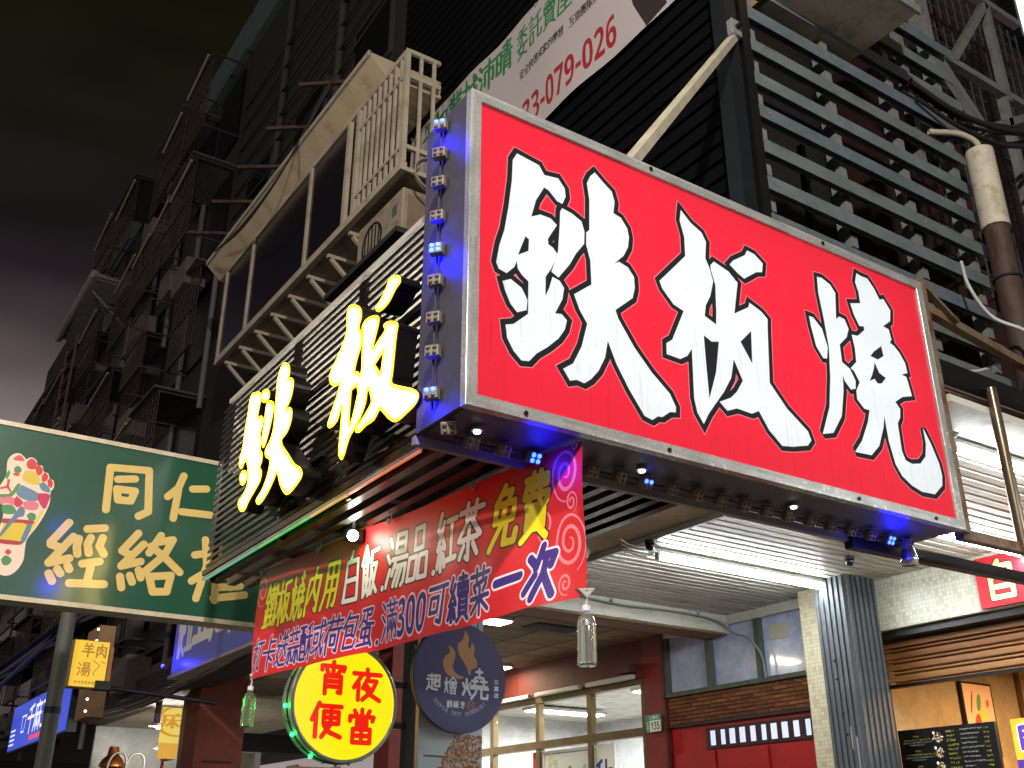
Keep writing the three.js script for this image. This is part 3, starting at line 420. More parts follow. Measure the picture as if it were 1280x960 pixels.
part('menu_print', new THREE.PlaneGeometry(.88, 1.08), print(canvasTex(640, 780, (c, w, h) => {
  c.fillStyle = '#0b0b09'; c.fillRect(0, 0, w, h); seed = 99;
  const line = (x, y, len, s, col) => { for (let k = 0; k * s * 1.15 < len; k++) { const q = []; for (let j = 0; j < 3; j++) q.push([[x + k * s * 1.15 + rnd() * s, y + rnd() * s], [x + k * s * 1.15 + rnd() * s, y + rnd() * s]]); pen(c, q, s * .16, col); } };
  for (let b = 0; b < 9; b++) { const y = 38 + b * 84; line(100, y - 8, 40, 12, '#c8b838'); line(30, y + 12, 190, 10, '#b8b050'); line(26, y + 28, 200, 8, '#d8d8cc'); line(70, y + 42, 100, 8, '#d8d8cc');
    for (let k = 0; k < 40; k++) { c.fillStyle = ['#e8d8b0', '#a8703c', '#6c4a2c', '#d8b078', '#3c3020', '#f4f0e0'][k % 6]; const a = rnd() * 6.3, r = Math.sqrt(rnd()) * 34; c.beginPath(); c.ellipse(268 + Math.cos(a) * r, y + 12 + Math.sin(a) * r * .8, 6, 4, a, 0, 7); c.fill(); }
    c.fillStyle = '#fff'; c.beginPath(); c.arc(244, y - 14, 9, 0, 7); c.fill(); }
  for (let k = 0; k < 30; k++) { const y = 16 + k * 25; line(328, y, 52 + rnd() * 14, 13, '#c8c040'); line(420, y - 2, 60 + rnd() * 90, 9, '#e8e8e0'); line(572, y, 24, 10, '#d0c850'); }
}), .35), menu, [.003, 1.95, 0], [0, toRoad, 0]);
const promo = thing('promo_poster', 'yellow and purple promotion poster beside the menu board', 'poster', [7.85, 0, -4.6]);
part('poster_card', bx(.02, .95, .5), M(0xd8b020, .5), promo, [0.02, 2.03, 0]);
part('poster_print', new THREE.PlaneGeometry(.5, .95), print(canvasTex(256, 480, (c, w, h) => { c.fillStyle = '#e8b828'; c.fillRect(0, 0, w, h); c.fillStyle = '#4a2890'; c.fillRect(0, 150, w, 330); write(c, '自加', 16, 22, 220, 90, 18, '#5a30a0', '#fff', 5); write(c, '五用', 20, 200, 200, 90, 14, '#f0e8d0'); })), promo, [0, 2.03, 0], [0, toRoad, 0]);
const sauce = thing('sauce_bottle', 'dark green sauce bottle in front of the beige wall', 'bottle', [8.4, 1.75, -5.5]); part('bottle_body', lathe([[0, 0], [.06, 0], [.065, .02], [.065, .32], [.05, .4], [.022, .46], [.02, .56], [0, .56]]), M(0x4a4a1c, .25), sauce); part('cap', new THREE.CylinderGeometry(.024, .024, .04, 14), mats.rubber, sauce, [0, .57, 0]);
single('shop_shelf', 'dark shelf carrying the sauce bottle', 'shelf', span(8.2, 8.9, 1.7, 1.748, -5.7, -5.3), mats.darkSteel);

// red sign on the tiled wall
const rsign = thing('wall_sign', 'red wall sign with cream lettering on the tiled wall', 'sign', [7.69, 3.53, -4.0]);
part('sign_board', bx(.03, .4, 1.62), M(0xb01018, .5), rsign, [0.01, 0, 0]);
part('sign_print', new THREE.PlaneGeometry(1.62, .4), print(canvasTex(1024, 256, (c, w, h) => { c.fillStyle = '#c01420'; c.fillRect(0, 0, w, h); write(c, '自礻五加', 20, 34, 900, 185, 26, '#e8d68a', '#5a1408', 7, .3); }), .45), rsign, [-.006, 0, 0], [0, toRoad, 0]);

// transom windows, brick band, red folding door
const doorWall = thing('door_transom', 'row of blue grey transom windows above the red door', 'transom');
const frameG = M(0x5c6a62, .6, .2, stained);
part('head_band', span(7.7, 7.9, 3.67, 3.78, -8.62, -6.5), mats.whitePaint, doorWall);
for (const z of [-8.62, -7.95, -7.25, -6.54]) part('mullion', span(7.7, 7.8, 3.07, 3.67, z - .035, z + .035), frameG, doorWall);
part('sill', span(7.69, 7.82, 3.05, 3.09, -8.65, -6.51), frameG, doorWall);
const paneMat = new THREE.MeshPhysicalMaterial({ color: lin(.66, .72, 1), roughness: .25, map: mottled, clearcoat: .6, clearcoatRoughness: .08 });
for (const [a, b] of [[-8.585, -7.985], [-7.915, -7.285], [-7.215, -6.575]]) { const p = part('window_pane', span(7.76, 7.772, 3.09, 3.67, a, b), paneMat, doorWall); part('pane_bead', span(7.745, 7.758, 3.09, 3.105, a, b), frameG, doorWall); }
single('paper_notice', 'small beige notice stuck inside the transom window', 'notice', span(7.745, 7.752, 3.44, 3.58, -7.12, -6.88), M(0xb0a890, .8));
const bricks = thing('brick_band', 'band of narrow red brown bricks above the red door', 'brick band');
part('mortar', span(7.74, 7.9, 2.77, 3.05, -8.62, -6.5), M(0x3a1c10, .9, 0, stained), bricks);
const bm = [M(0x8c5228, .8, 0, mottled), M(0x7e4622, .8, 0, mottled), M(0x965c30, .8, 0, mottled), M(0x74401e, .85, 0, mottled)];
for (let r = 0; r < 7; r++) for (let k = 0; k < 12; k++) { const z = -8.53 + k * .176 - (r % 2) * .088; if (z > -6.57) continue; part('brick', bx(.02, .032, .168), bm[Math.floor(rnd() * 4)], bricks, [7.733 + rnd() * .003, 2.792 + r * .039, z]); }
const door = thing('red_door', 'red folding metal door with a row of slit windows', 'door');
part('door_leaf', span(7.74, 7.8, .12, 2.765, -8.6, -6.52), mats.redDoor, door);
for (const [a, b] of [[-8.56, -7.97], [-7.93, -7.26], [-7.22, -6.56]]) part('door_panel', span(7.718, 7.742, .2, 2.48, a, b), mats.redDoor, door);
for (let k = 0; k < 11; k++) { const z = -7.98 + k * .137; part('slit_window', span(7.715, 7.739, 2.53, 2.67, z - [.028, .018, .036, .036][k % 4], z + .034), lit(0xcfdcff, .85, 0xaaaaaa), door); }
part('head_rail', span(7.7, 7.76, 2.74, 2.768, -8.6, -6.52), mats.black, door); part('slit_frame', span(7.722, 7.737, 2.5, 2.7, -8.08, -6.56), M(0x2a0a0c, .6), door);
const pier = thing('red_pier', 'dark red painted pier carrying the green number plate', 'pier'); part('pier_body', span(7.7, 8.1, .12, 3.75, -8.98, -8.63), mats.redPaint, pier); part('pier_edge', span(7.69, 7.72, .12, 3.75, -8.66, -8.625), M(0x4c0c10, .6), pier);
const plate = thing('number_plate', 'small green house number plate reading 135', 'plate', [7.68, 2.81, -8.82]);
part('plate_body', bx(.012, .18, .25), M(0x3f7a66, .5), plate);
part('plate_print', new THREE.PlaneGeometry(.25, .18), print(canvasTex(256, 184, (c, w, h) => { c.fillStyle = '#4c8474'; c.fillRect(0, 0, w, h); c.fillStyle = '#d8e0d4'; c.fillRect(70, 62, 180, 116); latin(c, '135', 84, 78, 150, 82, '#2c4038'); write(c, '三重店', 60, 12, 160, 36, 5, '#cfe0d8'); write(c, '五', 12, 74, 44, 80, 6, '#cfe0d8'); }), .45), plate, [-.0075, 0, 0], [0, toRoad, 0]);
// shop with bronze windows
const shop = thing('glazed_shop_front', 'shop front of bronze framed windows below a red wall', 'shop front');
for (let k = 0; k < 4; k++) part('red_wall_panel', span(7.72, 7.9, 3.31, 3.75, -9.0 - (k + 1) * 1.25 + .006, -9.0 - k * 1.25), [mats.brownRed, M(0x74281a, .7, 0, mottled), mats.brownRed, M(0x802f1e, .7, 0, mottled)][k], shop);
part('head_rail', span(7.71, 7.81, 3.24, 3.3, -14, -9.0), mats.bronzeFrame, shop); part('transom_rail', span(7.71, 7.81, 2.7, 2.79, -14, -9.0), mats.bronzeFrame, shop); part('sill_rail', span(7.68, 7.86, .12, .5, -14, -9.0), mats.bronzeFrame, shop);
for (const [z, w] of [[-9.03, .05], [-10.0, .075], [-11.05, .075], [-12.1, .075], [-13.2, .075]]) part('mullion', span(7.72, 7.8, .5, 3.24, z - w / 2, z + w / 2), mats.bronzeFrame, shop);
for (const [a, b] of [[-9.95, -9.06], [-11, -10.05], [-12.05, -11.1], [-13.15, -12.15]]) { part('window_pane', span(7.768, 7.774, 2.8, 3.24, a, b), mats.glass, shop); part('window_pane', span(7.768, 7.774, .5, 2.68, a, b), mats.glass, shop); }
for (const [a, b] of [[-9.94, -9.1], [-10.98, -10.08], [-12.05, -11.12]]) part('blind_cassette', rbx(.07, .05, b - a, .01), mats.whitePlastic, shop, [7.66, 3.33, (a + b) / 2]);
part('alarm_box', rbx(.12, .09, .2, .01), M(0x4a2018, .6), shop, [7.66, 3.42, -9.2]);
const inside = thing('bright_shop_room', 'bright white room seen through the bronze framed windows', 'room');
part('back_wall', span(11, 11.1, .12, 3.5, -14, -9), M(0xd6d6d2, .8, 0, mottled), inside); part('room_ceiling', span(7.9, 11, 3.45, 3.5, -14, -9), mats.whitePaint, inside); part('side_wall', span(7.9, 11.1, .12, 3.5, -14.1, -14), M(0xd2d2cc, .8, 0, mottled), inside); part('near_wall', span(7.9, 11.1, .12, 3.5, -9, -8.9), M(0xd2d2cc, .8, 0, mottled), inside); part('room_floor', span(7.9, 11, .12, .14, -14, -9), M(0xd8d8d4, .4, 0, mottled), inside);
for (const [z, l] of [[-10.2, 'white ceiling lamp inside the bright shop, beside its near wall'], [-12.6, 'white ceiling lamp deep inside the bright shop']]) { const t = thing('room_lamp', l, 'lamp', [9.3, 3.4, z]); part('lamp_frame', bx(1.3, .04, .3), mats.whitePlastic, t); part('light_diffuser', bx(1.24, .015, .25), lit(0xf6faff, 14, 0xffffff), t, [0, -.03, 0]); const a = new THREE.RectAreaLight(0xf6faff, 230, 1.24, .25); a.position.y = -.06; a.rotation.x = -Math.PI / 2; t.add(a); }
const poster = thing('map_poster', 'white poster with a map and green and blue lettering in the shop window', 'poster', [7.76, 2.22, -10.4]);
part('poster_card', bx(.008, .9, 1.6), M(0xe8e8e4, .6), poster);
part('poster_print', new THREE.PlaneGeometry(1.6, .9), print(canvasTex(820, 460, (c, w, h) => { c.fillStyle = '#f0f2f0'; c.fillRect(0, 0, w, h); c.fillStyle = '#d02838'; c.fillRect(0, 0, 86, h); c.strokeStyle = '#6a7a84'; c.lineWidth = 6; c.strokeRect(130, 20, 520, 420); c.fillStyle = '#dfe9ea'; c.fillRect(136, 26, 508, 408); seed = 5; for (let k = 0; k < 40; k++) { c.fillStyle = ['#b8d0c0', '#a8c4d4', '#d8d4b0'][k % 3]; c.beginPath(); c.ellipse(150 + rnd() * 480, 40 + rnd() * 380, 8 + rnd() * 30, 6 + rnd() * 18, rnd() * 3, 0, 7); c.fill(); } write(c, '包自', 170, 110, 300, 200, 26, '#2c9a58'); write(c, '千加', 640, 80, 160, 220, 20, '#3048a0'); pen(c, [[[480, 200], [560, 300], [600, 210]]], 18, '#58b0c8'); })), poster, [-.006, 0, 0], [0, toRoad, 0]);

// ---------------------------------------------------------------- upper building with the cladding, banner and louvre screen
const upper = thing('clad_building', 'dark building storey clad in horizontal strips above the red sign', 'building');
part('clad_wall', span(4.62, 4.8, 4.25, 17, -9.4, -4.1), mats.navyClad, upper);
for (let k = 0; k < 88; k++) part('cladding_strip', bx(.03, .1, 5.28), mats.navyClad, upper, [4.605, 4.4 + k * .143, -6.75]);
part('side_wall', span(4.82, 12, 4.25, 17, -7.2, -6.9), mats.darkWall, upper);
part('corner_post', span(4.5, 4.62, 3.9, 11, -4.1, -3.97), M(0x232a30, .5, .4, mottled), upper); part('corner_post', span(4.68, 4.77, 4.2, 11, -4.06, -3.98), mats.blackSteel, upper);
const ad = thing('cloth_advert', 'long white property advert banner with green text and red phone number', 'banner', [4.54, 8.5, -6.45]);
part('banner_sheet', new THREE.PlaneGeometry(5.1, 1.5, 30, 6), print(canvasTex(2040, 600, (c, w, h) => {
  c.fillStyle = '#a29c9d'; c.fillRect(0, 0, w, h);  // white cloth; its shade is put into the grey base colour
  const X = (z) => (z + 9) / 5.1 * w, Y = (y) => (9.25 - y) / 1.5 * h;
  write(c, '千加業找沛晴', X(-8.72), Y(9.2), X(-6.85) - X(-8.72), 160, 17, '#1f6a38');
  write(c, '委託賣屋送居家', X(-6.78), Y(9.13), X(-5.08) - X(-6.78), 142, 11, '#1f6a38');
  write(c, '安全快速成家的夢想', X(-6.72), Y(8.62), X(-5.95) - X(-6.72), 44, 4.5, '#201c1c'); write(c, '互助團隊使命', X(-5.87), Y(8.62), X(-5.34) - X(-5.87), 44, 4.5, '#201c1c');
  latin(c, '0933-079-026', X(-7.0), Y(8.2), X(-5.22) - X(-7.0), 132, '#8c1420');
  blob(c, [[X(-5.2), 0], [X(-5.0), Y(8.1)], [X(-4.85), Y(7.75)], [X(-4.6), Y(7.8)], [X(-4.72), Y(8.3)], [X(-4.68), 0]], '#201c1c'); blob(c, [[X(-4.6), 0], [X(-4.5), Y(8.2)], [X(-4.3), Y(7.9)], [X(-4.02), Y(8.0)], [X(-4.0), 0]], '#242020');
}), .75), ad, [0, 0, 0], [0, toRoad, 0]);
{ const g = ad.children[0].geometry, p = g.attributes.position; for (let i = 0; i < p.count; i++) p.setZ(i, .014 * Math.sin(p.getX(i) * 3.1) + .008 * Math.sin(p.getX(i) * 7 + p.getY(i) * 4)); g.computeVertexNormals(); }
for (const [z, y] of [[-9, 9.25], [-9, 7.75], [-6.4, 9.25], [-6.4, 7.75], [-3.95, 9.25], [-3.95, 7.75]]) part('eyelet', new THREE.TorusGeometry(.02, .006, 6, 14), mats.galvanised, ad, [-.005, (y - 8.5) * .97, (z + 6.45) * .985], [0, toRoad, 0]);

const louvre = thing('louvre_screen', 'grey green metal louvre screen above the red sign', 'louvre screen');
const slatProfile = new THREE.Shape([[0, .1], [.09, .1], [.09, .03], [.08, .03], [.08, .09], [.008, .09], [.008, -.012], [0, -.012]].map((p) => new THREE.Vector2(...p)));
const slatMats = [mats.slatSteel, M(0x7c8c93, .55, .2, stained), M(0x8a999e, .5, .2, mottled)];
for (let k = 0; k < 13; k++) {
  const L = 2.72 - (k % 3) * .03, g = new THREE.ExtrudeGeometry(slatProfile, { depth: L, bevelEnabled: false }); g.rotateY(Math.PI / 2);
  const s = part('slat', g, slatMats[(k * 2) % 3], louvre, [4.76, 4.52 + k * .306 + between(-.006, .006), -3.97 + between(-.006, .006)], [between(-.03, .03), between(-.002, .002), between(-.0025, .0025)]);
  for (const x of [.1, .96, 1.79]) part('screw', new THREE.CylinderGeometry(.008, .008, .006, 8), mats.galvanised, s, [x, .05, .003], [Math.PI / 2, 0, 0]);
}
for (const x of [4.86, 5.72, 6.55, 7.3]) { part('upright', span(x - .03, x + .03, 4.3, 8.4, -4.16, -4.1), mats.galvanised, louvre); for (let k = 0; k < 13; k++) part('slat_bracket', bx(.07, .1, .05), mats.galvanised, louvre, [x, 4.755 + k * .306, -4.07]); }
for (const y of [4.45, 5.6, 6.9]) part('rear_rail', span(4.8, 7.4, y, y + .06, -4.4, -4.34), mats.darkSteel, louvre);
// dim clutter behind the louvre
const rack = thing('pipe_rack', 'dim pipes and ducts behind the louvre screen', 'pipes');
for (const [y, z, r, m] of [[5.05, -5.2, .06, mats.rust], [5.75, -5.4, .045, mats.galvanised], [6.4, -5.3, .07, mats.rust], [7.1, -5.3, .05, mats.galvanised]]) part('pipe', rod([4.9, y, z], [7.6, y + .06, z], r, 12), m, rack);
for (const x of [5.3, 6.2, 7.1]) part('rack_post', span(x - .03, x + .03, 4.2, 8, -5.5, -5.44), mats.darkSteel, rack);
part('pale_duct', span(5.4, 6.6, 4.6, 4.9, -5.0, -4.7), mats.cabinet, rack);
const strut = thing('diagonal_strut', 'pale steel strut from the red sign up to the dark corner post', 'strut');
part('strut_bar', beamGeo([2.55, 4.36, -2.98], [4.58, 6.98, -3.98], .06, .05), M(0xd8d0b8, .55, .1, mottled), strut); part('strut_bracket', rbx(.1, .14, .06), mats.galvanised, strut, [4.56, 7.02, -3.95]); part('bolt', new THREE.CylinderGeometry(.02, .02, .1, 8), mats.darkSteel, strut, [4.56, 7.02, -3.92], [Math.PI / 2, 0, 0]);
const hood = thing('metal_hood', 'pale boxy metal hood above the louvre screen', 'hood'); part('hood_bottom', span(5.05, 6.12, 7.6, 7.62, -4.3, -3.45), M(0xdcd6ca, .7, 0, stained), hood); part('hood_body', span(5.05, 6.12, 7.622, 8.4, -4.3, -3.45), M(0xc89c78, .7, 0, stained), hood); part('hood_rim', span(5.03, 6.14, 7.585, 7.66, -3.445, -3.42), mats.galvanised, hood);

const truss = thing('steel_truss', 'grey steel lattice truss beside the louvre screen', 'truss');
for (const [a, b] of [[[6.6, 8.66], [9.6, 8.7]], [[6.6, 9.9], [9.6, 9.95]], [[7.74, 8.66], [7.74, 9.9]], [[7.78, 8.66], [8.4, 8.0]], [[8.97, 9.9], [8.08, 8.7]], [[8.98, 8.6], [8.98, 9.9]], [[7.0, 9.9], [7.7, 8.7]], [[8.4, 8.0], [9.4, 8.6]], [[7.2, 8.65], [7.2, 7.0]], [[8.9, 8.6], [8.9, 7.0]]]) part('truss_member', beamGeo([a[0], a[1], -4.3], [b[0], b[1], -4.3], .08, .08), M(0x8f9498, .55, .2, stained), truss);
const cage = thing('window_grille', 'dark window grille of thin crossed bars behind the truss', 'grille');
for (let k = 0; k < 16; k++) part('bar', bx(.014, 4.2, .014), mats.slatUnder, cage, [8.2 + k * .16, 8.6, -4.8]); for (let k = 0; k < 24; k++) part('cross_bar', bx(2.5, .012, .012), mats.slatUnder, cage, [9.4, 6.6 + k * .175, -4.81]);
single('brown_tile_wall', 'brown tiled side wall at the edge of the truss and grille', 'wall', span(9.3, 12, 4.2, 13, -6.8, -5.0), M(0x3a211b, .6, 0, stained));
const dp = thing('drain_pipe', 'brown rust stained drain pipe with a white upper sleeve', 'pipe', [7.22, 0, -3.78]);
part('pipe_body', new THREE.CylinderGeometry(.098, .098, 2.6, 24), M(0x6a5a54, .7, 0, rusty), dp, [0, 4.95, 0]); part('pipe_sleeve', new THREE.CylinderGeometry(.112, .112, .75, 24), M(0xd8d4c8, .6, 0, stained), dp, [0, 6.55, 0]);
part('rust_streak', new THREE.CylinderGeometry(.114, .114, .5, 8, 1, true, .5, .35), M(0xa0641e, .8, 0, rusty), dp, [0, 6.45, 0]); part('pipe_strap', new THREE.TorusGeometry(.102, .012, 8, 24), mats.rubber, dp, [0, 5.7, 0], [Math.PI / 2, 0, 0]);
part('elbow', cable([[-.35, 7.12, -.2], [-.12, 7.1, -.06], [0, 7.02, 0], [0, 6.9, 0]], .026, 16), M(0xc8c2b0, .6, 0, stained), dp);
for (let k = 0; k < 7; k++) { const y = 7.25 + rnd() * .35, d = rnd() * .2; single('hanging_cable', 'black cable of the bundle crossing beside the drain pipe', 'cable', cable([[6.7, y, -3.9 - d], [7.2, y - .12, -3.85 - d], [7.8, y - .1 + rnd() * .1, -3.8 - d], [8.6, y + .1 + rnd() * .2, -3.7 - d]], .016 + rnd() * .012), mats.rubber, [0, 0, 0], 'cables in the bundle beside the drain pipe'); }
single('white_hose', 'thin white hose hanging from the louvre screen to the rusty bracket', 'hose', cable([[6.75, 5.75, -3.86], [6.72, 5.5, -3.82], [6.85, 5.25, -3.76], [6.95, 5.1, -3.6], [6.6, 4.75, -3.4], [6.3, 4.35, -3.2]], .014), mats.whitePlastic);
const glow = thing('lit_sign_panel', 'bright white lit sign panel above the brown tiled wall', 'sign'); part('sign_case', span(10.8, 12, 10.8, 12.5, -5.0, -4.8), mats.darkSteel, glow); part('sign_light_face', span(10.86, 11.94, 10.86, 12.44, -4.8, -4.78), lit(0xffffff, 1.4, 0x999999), glow);

// ---------------------------------------------------------------- the large red light box sign
const SX0 = 1.69, SX1 = 4.52, SY0 = 3.0, SY1 = 4.37, SZ = -2.835, SD = .355, SW = SX1 - SX0, SH = SY1 - SY0;
const sign = thing('light_box_sign', 'large red light box sign with three white brush characters', 'sign');
const FW = .046;
part('cabinet_end', span(SX0, SX0 + .02, SY0 + .004, SY1 - .004, SZ - SD, SZ - .03), mats.cabinet, sign); part('cabinet_end', span(SX1 - .02, SX1, SY0 + .004, SY1 - .004, SZ - SD, SZ - .03), mats.cabinet, sign);
part('cabinet_top', span(SX0 + .02, SX1 - .02, SY1 - .02, SY1, SZ - SD, SZ - .03), mats.cabinet, sign); part('cabinet_back', span(SX0 + .02, SX1 - .02, SY0 + .02, SY1 - .02, SZ - SD, SZ - SD + .02), mats.cabinet, sign);
part('cabinet_bottom', span(SX0 + .02, SX1 - .02, SY0, SY0 + .02, SZ - SD, SZ - .03), mats.cabinet, sign);
const mitre = (L, horizontal) => { const s = new THREE.Shape([[-L / 2, 0], [L / 2, 0], [L / 2 - FW, FW], [-L / 2 + FW, FW]].map((p) => new THREE.Vector2(...p))); const g = new THREE.ExtrudeGeometry(s, { depth: .034, bevelEnabled: true, bevelSize: .002, bevelThickness: .003, bevelSegments: 1 }); g.translate(0, 0, -.034); return g; };
const cx = (SX0 + SX1) / 2, cy = (SY0 + SY1) / 2;
part('frame_strip', mitre(SW), mats.aluminium, sign, [cx, SY0, SZ]); part('frame_strip', mitre(SW), mats.aluminium, sign, [cx, SY1, SZ], [0, 0, Math.PI]);
part('frame_strip', mitre(SH), mats.aluminium, sign, [SX1, cy, SZ], [0, 0, Math.PI / 2]); part('frame_strip', mitre(SH), mats.aluminium, sign, [SX0, cy, SZ], [0, 0, -Math.PI / 2]);
const faceTex = canvasTex(2048, 991, (c, w, h) => {
  const k = w / (SW * 1000), P = (a) => pairs(a).map(([x, y]) => [x * k, h - y * k]);
  c.fillStyle = '#f1263c'; c.fillRect(0, 0, w, h);
  c.fillStyle = '#d83048'; for (const x of [930, 2050]) c.fillRect(x * k, 0, 2, h);                    // sheet joints
  const holes = [1, 6, 7, 12, 13], solid = SIGN_OUTLINES.filter((_, i) => !holes.includes(i));
  const path = (p) => { c.beginPath(); p.forEach((q, i) => (i ? c.lineTo(...q) : c.moveTo(...q))); c.closePath(); };
  c.lineJoin = 'miter'; c.miterLimit = 2.2;
  c.strokeStyle = '#f08a90'; c.lineWidth = 58 * k; for (const o of solid) { path(P(o)); c.stroke(); }
  c.strokeStyle = '#1d1f22'; c.lineWidth = 50 * k; for (const o of solid) { path(P(o)); c.stroke(); }
  c.fillStyle = '#eff7fb'; for (const o of solid) { path(P(o)); c.fill(); }
  c.strokeStyle = '#eff7fb'; c.lineWidth = 3; c.lineJoin = 'round'; for (const o of solid) { path(P(o)); c.stroke(); }
  c.fillStyle = '#1d1f22'; for (const i of holes) { path(P(SIGN_OUTLINES[i])); c.fill(); }
  // fine horizontal ribs of the twin wall sheet, faint dust and rain tracks
  for (let y = 0; y < h; y += 7) { c.fillStyle = 'rgba(120,60,70,.05)'; c.fillRect(0, y, w, 2); }
  seed = 31; for (let i = 0; i < 240; i++) { c.fillStyle = `rgba(40,24,24,${.15 + rnd() * .4})`; c.beginPath(); c.ellipse(rnd() * w, rnd() * h, .6 + rnd() * 2, .6 + rnd() * 1.4, rnd() * 3, 0, 7); c.fill(); }
  for (let i = 0; i < 160; i++) { c.fillStyle = `rgba(90,40,40,${.03 + rnd() * .05})`; const x = rnd() * w; c.fillRect(x, h * (.5 + rnd() * .4), 1 + rnd() * 5, h * (.05 + rnd() * .3)); }
});
const faceMat = new THREE.MeshPhysicalMaterial({ map: faceTex, color: 0xb4b4b4, roughness: 1, transmission: .35, thickness: 0, specularIntensity: .25, clearcoat: .3, clearcoatRoughness: .15, emissive: 0xffffff, emissiveMap: faceTex, emissiveIntensity: .8 });
for (const y of [3.32, 3.72, 4.1]) { const g = new THREE.CylinderGeometry(.016, .016, 2.6, 12); g.rotateZ(Math.PI / 2); part('light_tube', g, lit(0xf4faff, 14, 0xffffff), sign, [cx, y, SZ - .2]); }
part('sign_face', new THREE.PlaneGeometry(SW - 2 * FW + .01, SH - 2 * FW + .01), faceMat, sign, [cx, cy, SZ - .012]);
{ const u0 = (FW - .005) / SW, v0 = (FW - .005) / SH, g = sign.children.at(-1).geometry, uv = g.attributes.uv; for (let i = 0; i < 4; i++) uv.setXY(i, u0 + uv.getX(i) * (1 - 2 * u0), v0 + uv.getY(i) * (1 - 2 * v0)); }
{ const a = new THREE.RectAreaLight(0xff5a62, .55, SW - .1, SH - .1); a.position.set(cx, cy, SZ + .03); a.rotation.y = Math.PI; sign.add(a); }
for (const [x, y] of [[.93, 1.35], [2.05, 1.35], [.93, .02], [2.05, .02], [.25, .02], [2.6, .02]]) part('screw', new THREE.CylinderGeometry(.009, .009, .012, 10), mats.darkSteel, sign, [SX0 + x, SY0 + y, SZ + .004], [Math.PI / 2, 0, 0]);
// LED modules: four small lenses in a bracketed block
const ledCase = rbx(.056, .048, .034, .006), lens = new THREE.SphereGeometry(.009, 10, 8), caseMat = M(0x9a9080, .5, 0, mottled), lensOff = M(0x5c5040, .25), ledDark = M(0x8a7862, .55, 0, mottled), lensBlue = lit(0x2a50ff, 9, 0x8090ff);
function ledModule(at, rot, on, dark) {
  const m = part('led_module', ledCase, dark ? ledDark : caseMat, sign, at, rot);
  for (const [a, b] of [[-1, -1], [1, -1], [-1, 1], [1, 1]]) part('led_lens', lens, on > 1 || (on === 1 && b > 0) ? lensBlue : lensOff, m, [a * .013, b * .011, .016]);
  return m;
}
const endY = [4.3, 4.16, 4.02, 3.86, 3.71, 3.57, 3.41, 3.27, 3.1];
endY.forEach((y, k) => ledModule([SX0 - .028, y, -3.03], [0, -.9, 0], [1, 0, 0, 0, 2, 0, 0, 0, 1][k]));
for (let k = 0; k < 19; k++) { const x = 1.86 + k * .14; if (Math.abs(x - 2.21) > .06) ledModule([x, SY0 - .034, -3.07], [.55, 0, 0], [2, 17].includes(k) ? 2 : k === 6 || k === 3 ? 1 : 0, true); }
ledModule([1.72, SY0 - .03, -3.0], [.4, -.5, .3], 0);
const wireMat = M(0x1a1a1c, .6);
part('led_wire', cable([[SX0 - .012, 4.33, -3.05], [SX0 - .01, 3.8, -3.055], [SX0 - .014, 3.4, -3.05], [SX0 - .012, 3.05, -3.05]], .005), wireMat, sign); part('led_wire', cable(Array.from({ length: 20 }, (_, k) => [1.8 + k * .14, SY0 - .012 - (k % 2) * .008, -3.1]), .005, 80), wireMat, sign);
part('rear_lip', span(SX0, SX1, SY0 - .035, SY0, SZ - SD - .03, SZ - SD - .004), M(0xa09a90, .6, .1, mottled), sign);
for (const [x, y, z, s] of [[SX0 - .06, 4.27, -3.08, .22], [SX0 - .06, 3.72, -3.08, .5], [SX0 - .06, 3.09, -3.1, .24], [2.14, SY0 - .07, -3.02, .1], [4.24, SY0 - .07, -3.02, .2]]) { const p = new THREE.PointLight(0x0408ff, s, 0, 2); p.position.set(x, y, z); p.shadow.radius = 3; p.castShadow = true; sign.add(p); }
const spots = [[2.62, 0], [3.5, 0], [1.84, 0]];
for (const [x] of spots) { const s = thing('pin_lamp', ['small bright pin lamp under the red sign between the LED blocks', 'small bright pin lamp under the middle of the red sign', 'small bright pin lamp under the red sign corner beside the blue end'][spots.findIndex((q) => q[0] === x)], 'lamp', [x, SY0 - .008, -3.0]); part('lamp_body', new THREE.CylinderGeometry(.02, .024, .014, 14), mats.galvanised, s); part('light_lens', new THREE.CylinderGeometry(.014, .014, .008, 14), lit(0xffffff, 4), s, [0, -.01, 0]); }

// rusty frame and pipes that carry the sign
const rig = thing('sign_bracket_frame', 'rusty angle iron frame at the building end of the red sign', 'frame');
for (const [a, b, w, h, m] of [[[4.56, 3.0, -2.87], [4.56, 4.42, -2.87], .045, .05, mats.rust], [[4.56, 4.28, -2.9], [6.2, 4.3, -3.1], .05, .05, mats.rust], [[4.6, 4.4, -2.88], [4.9, 4.27, -2.9], .035, .02, mats.rust], [[4.56, 3.0, -2.9], [6.4, 3.02, -2.9], .05, .05, mats.rust], [[4.1, 2.96, -3.2], [6.4, 2.985, -3.2], .05, .06, mats.darkSteel], [[4.6, 3.93, -2.92], [6.6, 3.92, -2.92], .07, .09, mats.darkSteel]]) part('angle_bar', beamGeo(a, b, w, h), m, rig);
part('support_pipe', rod([5.07, 3.9, -2.88], [5.08, 2.99, -2.88], .03, 16), M(0x8c7a66, .3, .7, mottled), rig);
single('grey_cable', 'pale cable slung behind the rusty frame', 'cable', cable([[4.6, 4.12, -3.0], [4.9, 4.04, -3.02], [5.2, 4.1, -3.05], [5.5, 4.22, -3.1]], .012), mats.whitePlastic);
